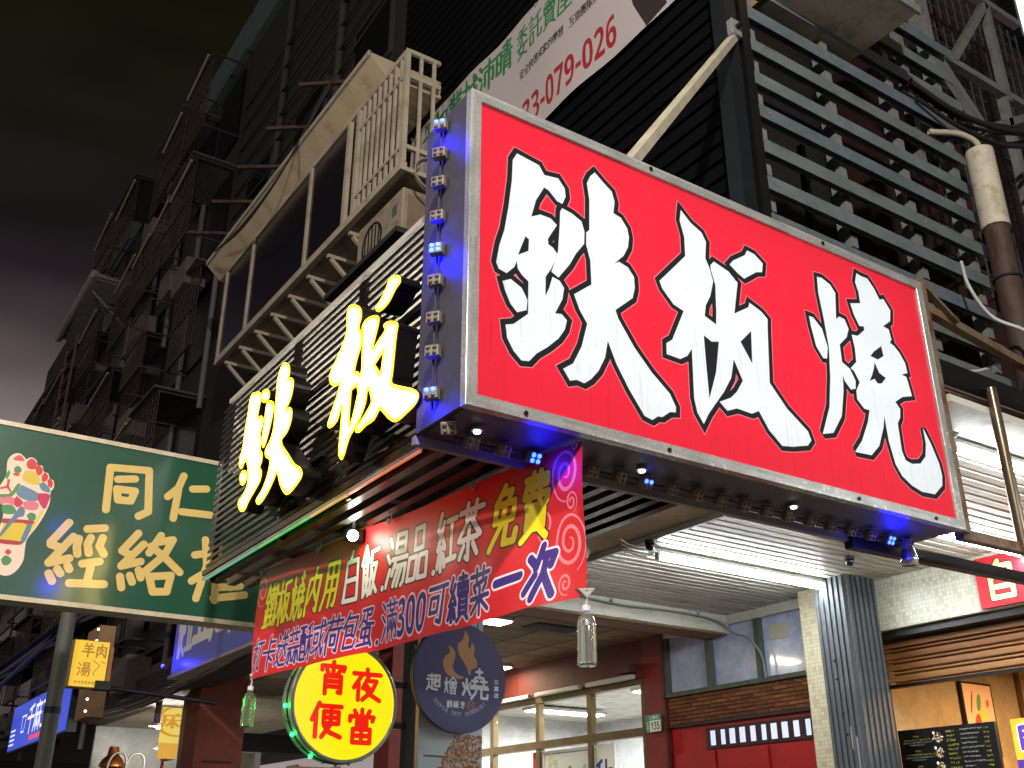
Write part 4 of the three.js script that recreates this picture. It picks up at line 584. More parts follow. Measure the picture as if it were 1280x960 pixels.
const chromeSpot = thing('chrome_spotlight', 'small chrome spotlight under the far corner of the red sign', 'spotlight', [4.42, 2.96, -3.1]); part('spotlight_body', lathe([[.012, 0], [.03, -.01], [.042, -.06], [.04, -.09], [0, -.085]]), M(0xcfcfcf, .2, .9), chromeSpot); part('spotlight_arm', rod([0, 0, 0], [0, .05, .03], .008), mats.galvanised, chromeSpot);
for (let k = 0; k < 7; k++) single('roof_batten', 'dark roof batten above the rusty sign frame', 'batten', beamGeo([4.7, 4.02 + k * .09, -3.25 - k * .1], [8.2, 4.04 + k * .09, -3.25 - k * .1], .05, .04), k % 2 ? mats.rust : mats.darkSteel, [0, 0, 0], 'battens above the sign frame');

// ---------------------------------------------------------------- canopy with louvre fascia, slatted underside and lit letters
const canopy = thing('slatted_canopy', 'dark slatted canopy carrying the two lit yellow letters', 'canopy');
const CX = 1.8, CZ0 = -5.92, CZ1 = -3.22, slatDark = M(0x231e1a, .32, .6, mottled), slatPale = M(0x6b675f, .3, .7, mottled);
for (let k = 0; k < 24; k++) part('fascia_slat', bx(.006, .02, CZ1 - CZ0), slatDark, canopy, [CX, 3.09 + k * .042, (CZ0 + CZ1) / 2]);
for (const z of [CZ0 + .02, -4.85, -4.05, CZ1 - .03]) part('fascia_post', span(CX + .018, CX + .05, 3.0, 4.1, z - .02, z + .02), slatDark, canopy);
part('end_panel', span(1.84, 2.5, 3.68, 4.12, CZ0 - .03, CZ0 - .01), M(0xd4d2cc, .6, 0, stained), canopy);
part('canopy_roof', span(1.82, 4.6, 4.12, 4.15, CZ0, CZ1), M(0xd0cec8, .6, 0, stained), canopy);
part('fascia_beam', span(CX - .02, CX + .02, 3.03, 3.06, CZ0, CZ1), M(0x3b3630, .25, .75, mottled), canopy);
for (let k = 0; k < 13; k++) part('underside_slat', bx(.045, .045, CZ1 - CZ0 + (k > 8 ? -.6 : 0)), k % 4 === 1 ? slatPale : M(0x2e2a26, .24, .8, mottled), canopy, [CX + .06 + k * .1, 3.02, (CZ0 + CZ1) / 2 - (k > 8 ? -.3 : 0)]);
for (const z of [-3.5, -4.1, -4.7, -5.3, -5.8]) part('cross_bar', span(CX + .05, 3.05, 3.05, 3.09, z - .025, z + .025), mats.galvanised, canopy);
part('inner_sheet', span(2.24, 3.05, 3.36, 3.39, CZ0, CZ1), M(0xbdb9ae, .5, .1, stained), canopy);
for (const z of [-3.5, -4.3, -5.1, -5.8]) part('canopy_arm', beamGeo([2.4, 4.08, z], [4.62, 4.09, z], .04, .05), mats.darkSteel, canopy);
{ const t = thing('strip_lamp', 'white strip lamp inside the slatted canopy behind the louvre', 'lamp', [2.2, 3.62, -4.57]); part('lamp_body', bx(.04, .03, 2.5), mats.whitePlastic, t, [0, -.02, 0]); part('light_tube', bx(.02, .016, 2.44), lit(0xfffaee, 14, 0xffffff), t, [.03, .005, 0]); const a = new THREE.RectAreaLight(0xfffaee, 55, .03, 2.44); a.position.set(.03, .03, 0); a.rotation.x = Math.PI / 2; t.add(a); }
const ledStrip = thing('led_strip', 'thin orange to green LED light strip along the canopy lower edge', 'LED strip', [1.775, 2.99, 0]);
for (const [z0, z1, col, s] of [[-3.95, -3.3, 0xff7a10, 1], [-4.35, -3.95, 0xffc020, 1], [-5.0, -4.35, 0x18e050, 1], [-5.85, -5.0, 0x20d0a0, .8]]) {
  part('light_segment', bx(.01, .01, z1 - z0 - .01), lit(col, .55 * s, 0x888888), ledStrip, [0, 0, (z0 + z1) / 2]);
  const a = new THREE.RectAreaLight(col, 12 * s, z1 - z0 - .02, .012); a.position.set(.008, 0, (z0 + z1) / 2); a.rotation.set(0, -Math.PI / 2, 0); ledStrip.add(a);
}
part('strip_channel', bx(.014, .012, 2.6), mats.aluminium, ledStrip, [0, .012, -4.57]);
const disc = thing('grey_duct_disc', 'pale grey round duct end behind the louvre below the yellow letter', 'duct', [1.9, 3.32, -4.55]); { const g = new THREE.CylinderGeometry(.2, .2, .06, 32); g.rotateZ(Math.PI / 2); part('duct_cap', g, M(0x9a9ea0, .4, .4, mottled), disc, [.03, 0, 0]); const t = new THREE.TorusGeometry(.2, .014, 8, 32); t.rotateY(Math.PI / 2); part('duct_rim', t, mats.galvanised, disc); }

function letter(outlines, holeOf, z, y, label) {
  const t = thing('channel_letter', label, 'letter', [1.765, y, z]);
  const shapes = [];
  outlines.forEach((o, i) => { const pts = pairs(o).map(([a, b]) => new THREE.Vector2(a / 1000, b / 1000)); if (i in holeOf) return; const s = new THREE.Shape(new THREE.CatmullRomCurve3(pts.map((p) => V(p.x, p.y, 0)), true, 'centripetal').getPoints(pts.length * 3).slice(0, -1).map((p) => new THREE.Vector2(p.x, p.y))); for (const [h, of] of Object.entries(holeOf)) if (of === i) s.holes.push(new THREE.Path(pairs(outlines[h]).map(([a, b]) => new THREE.Vector2(a / 1000, b / 1000)))); shapes.push(s); });
  const all = new THREE.Box2(); for (const s of shapes) for (const p of s.getPoints()) all.expandByPoint(p); const W = all.max.x - all.min.x, H = all.max.y - all.min.y, k = 900 / H;
  const tex = canvasTex(Math.ceil(W * k), 900, (c) => {                     // lit face; overexposed pale core and yellow rim are painted into its colour
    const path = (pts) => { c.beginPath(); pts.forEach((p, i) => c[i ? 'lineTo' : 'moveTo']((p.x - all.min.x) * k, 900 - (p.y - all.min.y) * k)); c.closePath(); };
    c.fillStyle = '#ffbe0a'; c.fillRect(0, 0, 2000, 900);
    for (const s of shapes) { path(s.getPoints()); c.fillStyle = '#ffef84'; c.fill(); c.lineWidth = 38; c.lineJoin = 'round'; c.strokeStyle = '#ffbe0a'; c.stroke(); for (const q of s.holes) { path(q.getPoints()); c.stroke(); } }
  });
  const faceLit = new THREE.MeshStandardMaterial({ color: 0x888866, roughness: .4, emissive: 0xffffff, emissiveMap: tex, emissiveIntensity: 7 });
  for (const s of shapes) {
    const g = new THREE.ExtrudeGeometry(s, { depth: .09, bevelEnabled: false }); g.rotateY(-Math.PI / 2);
    part('letter_return', g, M(0x14100c, .3, .2), t);
    const f = new THREE.ShapeGeometry(s), uv = f.attributes.uv; for (let i = 0; i < uv.count; i++) uv.setXY(i, (f.attributes.position.getX(i) - all.min.x) / W, (f.attributes.position.getY(i) - all.min.y) / H); f.rotateY(-Math.PI / 2);
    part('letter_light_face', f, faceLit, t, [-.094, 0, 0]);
  }
  const box = new THREE.Box3().setFromObject(t), h = box.max.y - box.min.y, w = box.max.z - box.min.z;
  const a = new THREE.RectAreaLight(0xffd860, 1.6, w * .75, h * .8); a.position.set(-.13, h / 2, 0); a.rotation.y = Math.PI / 2; t.add(a);
  for (const s of [-.25, .25]) part('mount_rail', bx(.02, .025, w * .9), mats.darkSteel, t, [.02, h * (.5 + s), 0]);
}
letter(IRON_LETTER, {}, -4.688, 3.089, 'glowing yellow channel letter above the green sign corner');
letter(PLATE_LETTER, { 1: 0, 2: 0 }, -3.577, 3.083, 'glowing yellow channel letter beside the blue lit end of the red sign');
const flood = thing('flood_lamp', 'small glaring white flood lamp under the canopy slats', 'lamp', [2.02, 2.95, -4.4]); part('lamp_body', rbx(.09, .06, .05, .01), mats.blackSteel, flood); { const q = part('light_lens', new THREE.SphereGeometry(.026, 16, 12), lit(0xfff8e4, 30), flood, [-.02, -.01, .035]); const p = new THREE.PointLight(0xfff4dc, .22, 0, 2); p.position.set(-.02, -.01, .035); p.shadow.radius = 1; p.castShadow = true; flood.add(p); }
part('lamp_bracket', rod([0, .02, 0], [0, .08, 0], .008), mats.galvanised, flood);

// ---------------------------------------------------------------- red cloth banner
const bannerTex = canvasTex(2048, 456, (c, w, h) => {
  c.fillStyle = '#d21f26'; c.fillRect(0, 0, w, h);
  const swirl = (x, y, r, turns, dir, lw) => { c.strokeStyle = '#f0808c'; c.lineCap = 'round'; const n = 60; for (let i = 0; i < n; i++) { const f = (k) => { const t = k / n, a = dir * t * turns * 6.283 + 1.2, q = r * (1 - t * .88); return [x + Math.cos(a) * q * .75, y + Math.sin(a) * q]; }; c.lineWidth = lw * (.5 + Math.sin(i / n * 3.14)); c.beginPath(); c.moveTo(...f(i)); c.lineTo(...f(i + 1.2)); c.stroke(); } };
  swirl(1975, 84, 88, 2.1, 1, 8); swirl(2000, 175, 34, 1.8, -1, 5); swirl(1985, 290, 92, 2.4, -1, 8); swirl(1880, 220, 56, 1.5, 1, 6); swirl(1965, 408, 34, 1.7, 1, 5); swirl(40, 90, 70, 1.8, 1, 7); swirl(40, 380, 60, 1.9, -1, 7);
  const slant = (fn) => { c.save(); c.transform(1, 0, -.12, 1, 0, 0); fn(); c.restore(); };
  slant(() => {
    const a = 76, H = 190, d = .12 * 170;
    write(c, '鐵板燒內用', 72 + d, a - 4, 600, H, 17, '#f2e020', '#5a3010', 6); write(c, '白飯', 690 + d, a - 6, 260, H, 18, '#ecebe6', '#2c1c18', 6);
    write(c, '湯品', 1000 + d, a - 14, 268, H + 4, 18, '#ecebe6', '#2c1c18', 6); write(c, '紅茶', 1308 + d, a - 20, 280, H + 6, 20, '#ecebe6', '#2c1c18', 6); write(c, '免費', 1620 + d, a - 26, 290, H + 14, 24, '#f4e618', '#4a2c08', 6);
    for (const x of [975, 1290]) { c.fillStyle = '#2c1c18'; c.beginPath(); c.arc(x + d + 12, a + H - 20, 16, 0, 7); c.fill(); c.fillStyle = '#ecebe6'; c.beginPath(); c.arc(x + d + 12, a + H - 20, 11, 0, 7); c.fill(); }
    const b = 296, K = 140, e = .12 * 360;
    write(c, '打卡送蒜酥或荷包蛋', 20 + e, b, 900, K, 12, '#3a2580', '#e8c8d8', 5, .06); c.fillStyle = '#e8c8d8'; c.beginPath(); c.arc(942 + e, b + K - 8, 14, 0, 7); c.fill(); c.fillStyle = '#3a2580'; c.beginPath(); c.arc(942 + e, b + K - 8, 9, 0, 7); c.fill();
    write(c, '滿', 966 + e, b - 4, 116, K, 11, '#3a2580', '#e8c8d8', 5); latin(c, '300', 1080 + e, b + 4, 180, K - 10, '#3a2580', '#e8c8d8', 5);
    write(c, '可續菜', 1264 + e, b - 8, 372, K + 4, 15, '#3a2580', '#f0d8e0', 6); write(c, '一次', 1650 + e, b - 20, 290, K + 20, 26, '#3a2580', '#f4e4e8', 7, .16);
  });
});
const banner = thing('cloth_banner', 'red cloth banner with yellow, white and purple lettering hung below the canopy', 'banner');
const BA = [1.97, -5.46], BB = [2.22, -2.87];
{
  const g = new THREE.PlaneGeometry(1, 1, 60, 10), p = g.attributes.position;
  for (let i = 0; i < p.count; i++) { const u = p.getX(i) + .5, v = p.getY(i) + .5, o = (.02 * Math.sin(u * 9 + v) + .01 * Math.sin(u * 23 + v * 5) + .004 * Math.sin(u * 51 - v * 7)) * (1 - v * .7) ; p.setXYZ(i, BA[0] + (BB[0] - BA[0]) * u - o, 2.405 + v * .583 - .006 * Math.sin(u * Math.PI * 4) * v, BA[1] + (BB[1] - BA[1]) * u); }
  g.computeVertexNormals(); part('banner_sheet', g, print(bannerTex, .42, { side: THREE.DoubleSide }), banner);
  for (const u of [.01, .25, .5, .75, .99]) { const x = BA[0] + (BB[0] - BA[0]) * u, z = BA[1] + (BB[1] - BA[1]) * u; const e = new THREE.TorusGeometry(.012, .004, 6, 12); part('eyelet', e, mats.galvanised, banner, [x - .012, 2.972, z], [0, toRoad, 0]); if (z < -3.25) part('tie', rod([x, 2.975, z], [x, 3.03, z + .01], .003, 6), mats.whitePlastic, banner); }
}
const bottleProfile = [[0, 0], [.03, 0], [.034, .008], [.034, .05], [.031, .055], [.034, .06], [.034, .11], [.031, .115], [.034, .12], [.034, .145], [.026, .165], [.013, .178], [.012, .19]];
function waterBottle(x, y, z, label, tint) {
  const t = thing('hanging_bottle', label, 'bottle', [x, y, z], 'water bottles hung on the banner corners');
  part('bottle_wall', lathe(bottleProfile, 24), new THREE.MeshPhysicalMaterial({ color: tint, transmission: .92, roughness: .08, thickness: 0 }), t);
  part('water', lathe([[0, .003], [.029, .004], [.031, .01], [.031, .14], [.02, .16], [0, .161]], 24), new THREE.MeshPhysicalMaterial({ color: tint, transmission: 1, roughness: .02, thickness: .05, ior: 1.33 }), t);
  part('cap', new THREE.CylinderGeometry(.015, .015, .02, 16), M(0xd8cfe0, .5), t, [0, .197, 0]); part('string', cable([[0, .205, 0], [.004, .23, .002], [-.003, .25, 0]], .004, 10), mats.whitePlastic, t);
  return t;
}
const wb = waterBottle(2.22, 2.165, -2.875, 'clear water bottle hanging from the banner corner by a plastic hook', 0xf4f8f4);
{ const s = new THREE.Shape([[0, 0], [.036, .036], [-.036, .024]].map((p) => new THREE.Vector2(...p))); s.holes.push(new THREE.Path([[0, .014], [.012, .026], [-.013, .021]].map((p) => new THREE.Vector2(...p)))); part('hook', new THREE.ExtrudeGeometry(s, { depth: .012, bevelEnabled: true, bevelSize: .004, bevelThickness: .004, bevelSegments: 2 }), mats.whitePlastic, wb, [0, .235, -.006]); }
const wb2 = waterBottle(1.965, 2.165, -5.44, 'greenish water bottle hanging beside the red brown pillar', 0xd8f0c8); part('knot', new THREE.SphereGeometry(.012, 10, 8), mats.whitePlastic, wb2, [0, .262, 0]);

// ---------------------------------------------------------------- round signs, poster and posts
const roundBox = thing('round_light_box', 'round yellow light box sign with red characters and green LEDs', 'sign', [2.585, 2.35, -5.6]);
{
  const drum = new THREE.CylinderGeometry(.322, .322, .13, 56, 1, true); drum.rotateX(Math.PI / 2); part('drum', drum, mats.aluminium, roundBox, [0, 0, -.07]);
  const back = new THREE.CircleGeometry(.322, 48); back.rotateY(Math.PI); part('drum_back', back, mats.cabinet, roundBox, [0, 0, -.135]);
  part('rim', new THREE.TorusGeometry(.318, .012, 10, 64), mats.aluminium, roundBox);
  const tex = canvasTex(768, 768, (c, w, h) => { c.fillStyle = '#fdee08'; c.fillRect(0, 0, w, h); const K = 384, P = (X, Y) => [K + (X - 510) / 355 * K, K + (Y - 515) / 405 * K]; for (const [ch, x0, y0, x1, y1] of [['宵', 308, 225, 518, 478], ['夜', 545, 258, 768, 505], ['便', 270, 518, 500, 780], ['當', 528, 550, 740, 808]]) { const a = P(x0, y0), b = P(x1, y1); pen(c, strokesOf(ch, a[0] + 12, a[1] + 10, b[0] - a[0] - 24, b[1] - a[1] - 20), 33, '#f01808'); } });
  part('sign_light_face', new THREE.CircleGeometry(.312, 56), new THREE.MeshStandardMaterial({ map: tex, color: 0x777777, roughness: .3, emissive: 0xffffff, emissiveMap: tex, emissiveIntensity: .95 }), roundBox, [0, 0, .004]);
  const a = new THREE.RectAreaLight(0xffe840, .55, .54, .54); a.position.z = .03; a.rotation.y = Math.PI; roundBox.add(a);
  const green = lit(0x18ff58, 10, 0x80ffa0), dull = M(0x5c6a58, .3);
  for (let k = 0; k < 26; k++) { const an = k / 26 * 6.283 + .1, on = [10, 13, 15, 17].includes(k); part(on ? 'green_led' : 'led_bulb', new THREE.SphereGeometry(on ? .012 : .009, 10, 8), on ? green : dull, roundBox, [Math.cos(an) * .332, Math.sin(an) * .332, -.06]); if (on) { const p = new THREE.PointLight(0x10ff50, .02, 0, 2); p.position.set(Math.cos(an) * .365, Math.sin(an) * .365, -.055); p.castShadow = true; roundBox.add(p); } }
  part('led_string', new THREE.TorusGeometry(.326, .005, 6, 64), wireMat, roundBox, [0, 0, -.06]);
  for (const y of [-.1, .13]) part('mount_arm', span(.32, .46, y - .016, y + .016, -.08, -.05), mats.blackSteel, roundBox);
}
const post = thing('sign_post', 'black steel post carrying the round yellow light box', 'post'); part('post_body', span(3.0, 3.06, 0, 3.2, -5.7, -5.64), mats.blackSteel, post); part('post_base', span(2.93, 3.13, 0, .02, -5.77, -5.57), mats.darkSteel, post);
const pole2 = thing('cream_pipe', 'cream painted pipe beside the black sign post', 'pipe'); part('pipe_body', rod([3.13, 0, -5.5], [3.13, 3.0, -5.5], .035, 16), mats.creamDirty, pole2); part('pipe_coupling', rod([3.13, 2.5, -5.5], [3.13, 2.62, -5.5], .042, 16), mats.whitePlastic, pole2); part('junction_box', rbx(.08, .3, .07), M(0x8c8878, .6, 0, stained), pole2, [3.12, 2.86, -5.46]);
for (let k = 0; k < 4; k++) single('post_wire', 'thin wire looped round the posts beside the purple round sign', 'wire', cable([[3.03, 2.95 - k * .08, -5.62], [3.1, 2.82 - k * .12, -5.48], [3.0 + k * .03, 2.6 - k * .1, -5.5], [3.08, 2.35 - k * .1, -5.6]], .005), k % 2 ? mats.whitePlastic : mats.rubber, [0, 0, 0], 'wires looped round the posts');
const neon = thing('green_neon_tube', 'upright green neon tube beside the leaf poster', 'lamp', [2.86, 1.55, -5.12]); part('neon_light', new THREE.CylinderGeometry(.018, .018, 1.3, 12), lit(0x30ff80, .9, 0x90ffb0), neon); for (const y of [-.66, .66]) part('end_cap', new THREE.CylinderGeometry(.022, .022, .04, 12), mats.whitePlastic, neon, [0, y, 0]);
const rsgn = thing('round_hanging_sign', 'round purple sign with an orange flame and white characters', 'sign', [2.975, 2.445, -5.0]);
{
  const tex = canvasTex(1024, 1024, (c, w, h) => {
    const P = (X, Y) => [512 + (X - 372) / 345 * 512, 512 + (Y - 465) / 418 * 512], Q = (a) => a.map((q) => P(...q));
    c.fillStyle = '#3a3468'; c.fillRect(0, 0, w, h); seed = 3; for (let i = 0; i < 90; i++) { c.fillStyle = `rgba(${rnd() > .5 ? '90,84,140' : '24,20,44'},.06)`; c.fillRect(rnd() * w, rnd() * h, 3 + rnd() * 20, 60 + rnd() * 300); }
    const smooth = (pts, col) => { const s = new THREE.SplineCurve([...pts, pts[0]].map((p) => new THREE.Vector2(...p))).getPoints(90); blob(c, s.map((p) => [p.x, p.y]), col); };
    smooth(Q([[400, 100], [430, 150], [425, 210], [440, 240], [455, 190], [475, 230], [470, 290], [485, 310], [495, 350], [490, 380], [455, 400], [445, 440], [430, 430], [415, 380], [370, 310], [350, 270], [350, 210], [385, 170]]), '#c08a4a'); smooth(Q([[275, 230], [310, 250], [330, 290], [320, 350], [310, 390], [330, 430], [360, 450], [395, 460], [380, 475], [330, 480], [270, 450], [245, 400], [240, 350], [260, 310], [290, 280]]), '#c08a4a');
    const put = (ch, x0, y0, x1, y1, lw, e) => { const a = P(x0, y0), b = P(x1, y1), s = strokesOf(ch, a[0], a[1], b[0] - a[0], b[1] - a[1]); if (e) pen(c, s, lw + e, '#3a3468'); pen(c, s, lw, '#dfe6e6'); };
    put('超', 122, 458, 226, 582, 20, 12); put('燴', 250, 468, 348, 596, 15, 12); put('火', 375, 470, 462, 600, 26, 14); put('堯', 445, 385, 585, 620, 26, 14);
    '鉄板き'.split('').forEach((ch, k) => put(ch, 274 + k * 48, 645, 316 + k * 48, 698, 9)); const o = P(455, 672); c.strokeStyle = '#b87a48'; c.lineWidth = 7; c.beginPath(); c.arc(...o, 42, 0, 7); c.stroke(); pen(c, [[[o[0] - 15, o[1] - 26], [o[0] - 15, o[1] + 26]], [[o[0] + 15, o[1] - 26], [o[0] + 15, o[1] + 26]], [[o[0] - 15, o[1]], [o[0] + 15, o[1]]]], 7, '#b87a48');
    '三重店'.split('').forEach((ch, k) => put(ch, 630, 458 + k * 52, 664, 494 + k * 52, 8));
    c.fillStyle = '#c8ccd4'; c.font = '50px serif'; c.textAlign = 'center'; const text = 'SUPER HOT DONBURI'; [...text].forEach((ch, k) => { const an = Math.PI / 2 + .78 - k * .0975; c.save(); c.translate(512 + Math.cos(an) * 400, 470 + Math.sin(an) * 400); c.rotate(an - Math.PI / 2); c.fillText(ch, 0, 0); c.restore(); });
  });
  const d = new THREE.CylinderGeometry(.293, .293, .03, 64); d.rotateX(Math.PI / 2); part('sign_disc', d, M(0x2c2850, .5), rsgn);
  part('sign_print', new THREE.CircleGeometry(.291, 64), print(tex, .5), rsgn, [0, 0, .0165]); part('hanger', rod([-.12, .26, 0], [-.12, .6, -.02], .006, 8), mats.galvanised, rsgn); part('hanger', rod([.12, .26, 0], [.12, .6, -.02], .006, 8), mats.galvanised, rsgn);
}
const leaf = thing('leaf_poster', 'tall poster of orange autumn leaves behind the purple round sign', 'poster', [2.98, 1.7, -5.1]);
part('poster_board', bx(.4, 2.2, .03), mats.whitePlastic, leaf);
part('poster_print', new THREE.PlaneGeometry(.4, 2.2), print(canvasTex(256, 1400, (c, w, h) => { c.fillStyle = '#a9b8bf'; c.fillRect(0, 0, w, h); seed = 12; for (let k = 0; k < 40; k++) { c.fillStyle = `rgba(${180 + rnd() * 40},${190 + rnd() * 30},${200 + rnd() * 20},.3)`; c.beginPath(); c.ellipse(rnd() * w, rnd() * 600, 60, 30, 0, 0, 7); c.fill(); } c.strokeStyle = '#3a2a1c'; for (let k = 0; k < 26; k++) { c.lineWidth = 2 + rnd() * 4; c.beginPath(); c.moveTo(180 + rnd() * 60, 500 + k * 36); c.quadraticCurveTo(120, 480 + k * 36, 20 + rnd() * 90, 470 + k * 36 + rnd() * 60); c.stroke(); } for (let k = 0; k < 3400; k++) { const y = 410 + rnd() * 990, f = Math.min(1, (y - 380) / 260), x = w - rnd() * w * (.35 + .65 * f); c.fillStyle = ['#9a5a2c', '#b87838', '#7c4422', '#c89050', '#5c3a20', '#a8884c', '#6a5a30', '#8c3a24'][Math.floor(rnd() * 8)]; c.beginPath(); c.ellipse(x, y, 3 + rnd() * 6, 2 + rnd() * 3, rnd() * 3, 0, 7); c.fill(); } }), .5), leaf, [0, 0, .0165]);
const rpost = thing('red_pillar', 'weathered pinkish red arcade pillar behind the sign posts', 'pillar'); part('pillar_body', span(4.62, 5.0, .12, 3.75, -9.3, -9.0), M(0x8a3430, .7, 0, stained), rpost); part('pillar_base', span(4.6, 5.02, .12, .35, -9.32, -8.98), mats.concrete, rpost);

// ---------------------------------------------------------------- green massage sign
const green = thing('green_sign', 'large green sign with a coloured foot and cream characters', 'sign');
const GX0 = .4, GX1 = 2.42, GY0 = 2.9, GY1 = 3.93, GZ = -6.5;
part('sign_board', span(GX0 - .2, GX1 - .01, GY0 + .02, GY1 - .02, GZ - .16, GZ - .012), M(0x2c4a38, .5), green);
const gtex = canvasTex(1536, 784, (c, w, h) => {
  const k = w / (GX1 - GX0) / 1000, P = (a) => pairs(a).map(([x, y]) => [x * k, h - (y + 30) * k]);
  c.fillStyle = '#1b4e38'; c.fillRect(0, 0, w, h);
  pen(c, GREEN_STROKES.map(P), 43, '#123a28'); pen(c, GREEN_STROKES.map(P), 37, '#dabc70');
  seed = 61; for (let i = 0; i < 120; i++) { c.fillStyle = `rgba(${rnd() > .5 ? '10,30,20' : '150,160,130'},${.03 + rnd() * .05})`; c.fillRect(rnd() * w, rnd() * h * .7, 1 + rnd() * 5, h * (.05 + rnd() * .3)); }
  for (const [col, a] of FOOT) { const pts = P(a), s = new THREE.SplineCurve([...pts, pts[0]].map((p) => new THREE.Vector2(...p))).getPoints(pts.length * 4).map((p) => [p.x, p.y]); if (col === '#e8d3c0') { c.lineJoin = 'round'; c.lineWidth = 6; c.strokeStyle = '#123a28'; c.beginPath(); s.forEach((q, i) => (i ? c.lineTo(...q) : c.moveTo(...q))); c.closePath(); c.stroke(); } blob(c, s, col); }
});
const gface = new THREE.PlaneGeometry(GX1 - GX0, GY1 - GY0); part('sign_print', gface, new THREE.MeshPhysicalMaterial({ map: gtex, roughness: .3, clearcoat: 1, clearcoatRoughness: .11 }), green, [(GX0 + GX1) / 2, (GY0 + GY1) / 2, GZ - .008]);
for (const y of [GY0 - .02, GY1 - .02]) part('frame_strip', span(GX0 - .22, GX1, y + .008, y + .036, GZ - .17, GZ), M(0xf0e2c2, .45, .1, mottled), green); part('frame_strip', span(GX1, GX1 + .035, GY0 - .02, GY1 + .022, GZ - .17, GZ), M(0xe0d2b0, .45, .1, mottled), green);
part('bracket_arm', span(GX1 + .04, 4.6, 3.78, 3.84, GZ - .1, GZ - .04), mats.darkSteel, green);

// ---------------------------------------------------------------- balcony cage on the next house
const house = thing('old_house', 'dark old house carrying the cream balcony cage', 'building');
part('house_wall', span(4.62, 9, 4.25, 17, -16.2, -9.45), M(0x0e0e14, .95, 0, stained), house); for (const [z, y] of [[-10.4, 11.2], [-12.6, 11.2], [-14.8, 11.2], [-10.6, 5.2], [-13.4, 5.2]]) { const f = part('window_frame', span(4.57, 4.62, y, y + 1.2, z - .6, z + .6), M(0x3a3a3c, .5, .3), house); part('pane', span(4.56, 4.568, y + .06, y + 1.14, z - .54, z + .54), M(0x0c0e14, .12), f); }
part('parapet_band', span(4.5, 4.618, 16, 17, -16.2, -9.45), M(0x4a6468, .8, 0, stained), house); for (let k = 0; k < 6; k++) part('wall_cable', cable([[4.58, 12 + k * .5, -16.1], [4.5, 11.8 + k * .5, -13], [4.57, 12.3 + k * .4, -9.6]], .02), mats.rubber, house); for (const z of [-11.5, -13.9]) part('drain', rod([4.55, 10, z], [4.55, 16.5, z], .06, 8), M(0x2a282c, .7), house);
const bal = thing('balcony_cage', 'cream painted metal balcony cage with a sloping sheet roof', 'balcony');
const BX = 3.9, BZ0 = -13.5, BZ1 = -7.9, BY0 = 7.92, BY1 = 9.45;
part('cage_floor', span(BX + .02, 4.6, BY0 - .02, BY0 + .02, BZ0, BZ1 - .05), mats.creamDirty, bal);
part('bottom_rail', span(BX - .03, BX + .04, BY0 - .03, BY0 + .07, BZ0 - .03, BZ1 + .03), mats.cream, bal); part('top_rail', span(BX - .02, BX + .03, BY1 - .05, BY1 + .02, BZ0 - .02, BZ1 + .02), mats.cream, bal);
for (const z of [BZ0, -12.4, -10.4, -9.3, -9.05, BZ1]) part('upright', span(BX - .025, BX + .025, BY0 + .07, BY1 - .05, z - .035, z + .035), mats.cream, bal);
for (const [a, b] of [[BZ0 + .04, -12.44], [-12.36, -10.44], [-10.36, -9.34]]) part('window_pane', span(BX - .004, BX + .004, BY0 + .08, BY1 - .06, a, b), M(0x16141c, .15, 0), bal);
for (let k = 0; k < 8; k++) part('bar', bx(.03, BY1 - BY0 - .1, .035), mats.cream, bal, [BX, (BY0 + BY1) / 2, -8.93 + k * .13]); for (const y of [8.2, 9.12]) part('cross_bar', span(BX - .02, BX + .02, y - .02, y + .02, -9.03, BZ1), mats.cream, bal);
for (let k = 0; k < 2; k++) part('bar', bx(.035, BY1 - BY0, .03), mats.cream, bal, [BX + .17 + k * .16, (BY0 + BY1) / 2, BZ1]); for (const y of [BY0, 8.2, 9.12, BY1]) part('cross_bar', span(BX + .03, 4.3, y - .025, y + .025, BZ1 - .02, BZ1 + .02), mats.cream, bal);
{ const s = new THREE.Shape([[0, .2], [.22, 0], [.92, 0], [.92, .24], [0, .24]].map((p) => new THREE.Vector2(...p))); const g = new THREE.ExtrudeGeometry(s, { depth: 5.5, bevelEnabled: false }); const r = part('cage_roof', g, M(0xd2c4aa, .6, .1, stained), bal, [3.68, 9.46, -13.9]); part('roof_edge', span(-.02, .01, .19, .26, 0, 5.5), mats.cream, r); }
for (let k = 0; k < 8; k++) { const z = -13.3 + k * .58, b = part('bracket', beamGeo([BX + .05, BY0 - .05, z], [4.6, BY0 - .05, z], .05, .05), mats.cream, bal); part('bracket_leg', beamGeo([4.56, BY0 - .05, z], [4.56, BY0 - .62, z], .05, .05), mats.cream, b); part('bracket_brace', beamGeo([BX + .1, BY0 - .08, z], [4.56, BY0 - .58, z], .045, .04), mats.cream, b); }
for (let k = 0; k < 3; k++) part('roof_cable', cable([[3.58, 9.52, -13.2], [3.56, 9.3 - k * .03, -11.9], [3.6, 9.45, -10.6], [3.9, 10.6, -9.8 - k * .2]], .012), mats.rubber, bal);
const ac = thing('air_conditioner', 'outdoor air conditioner unit under the balcony cage', 'air conditioner', [4.2, 7.48, -8.55]);
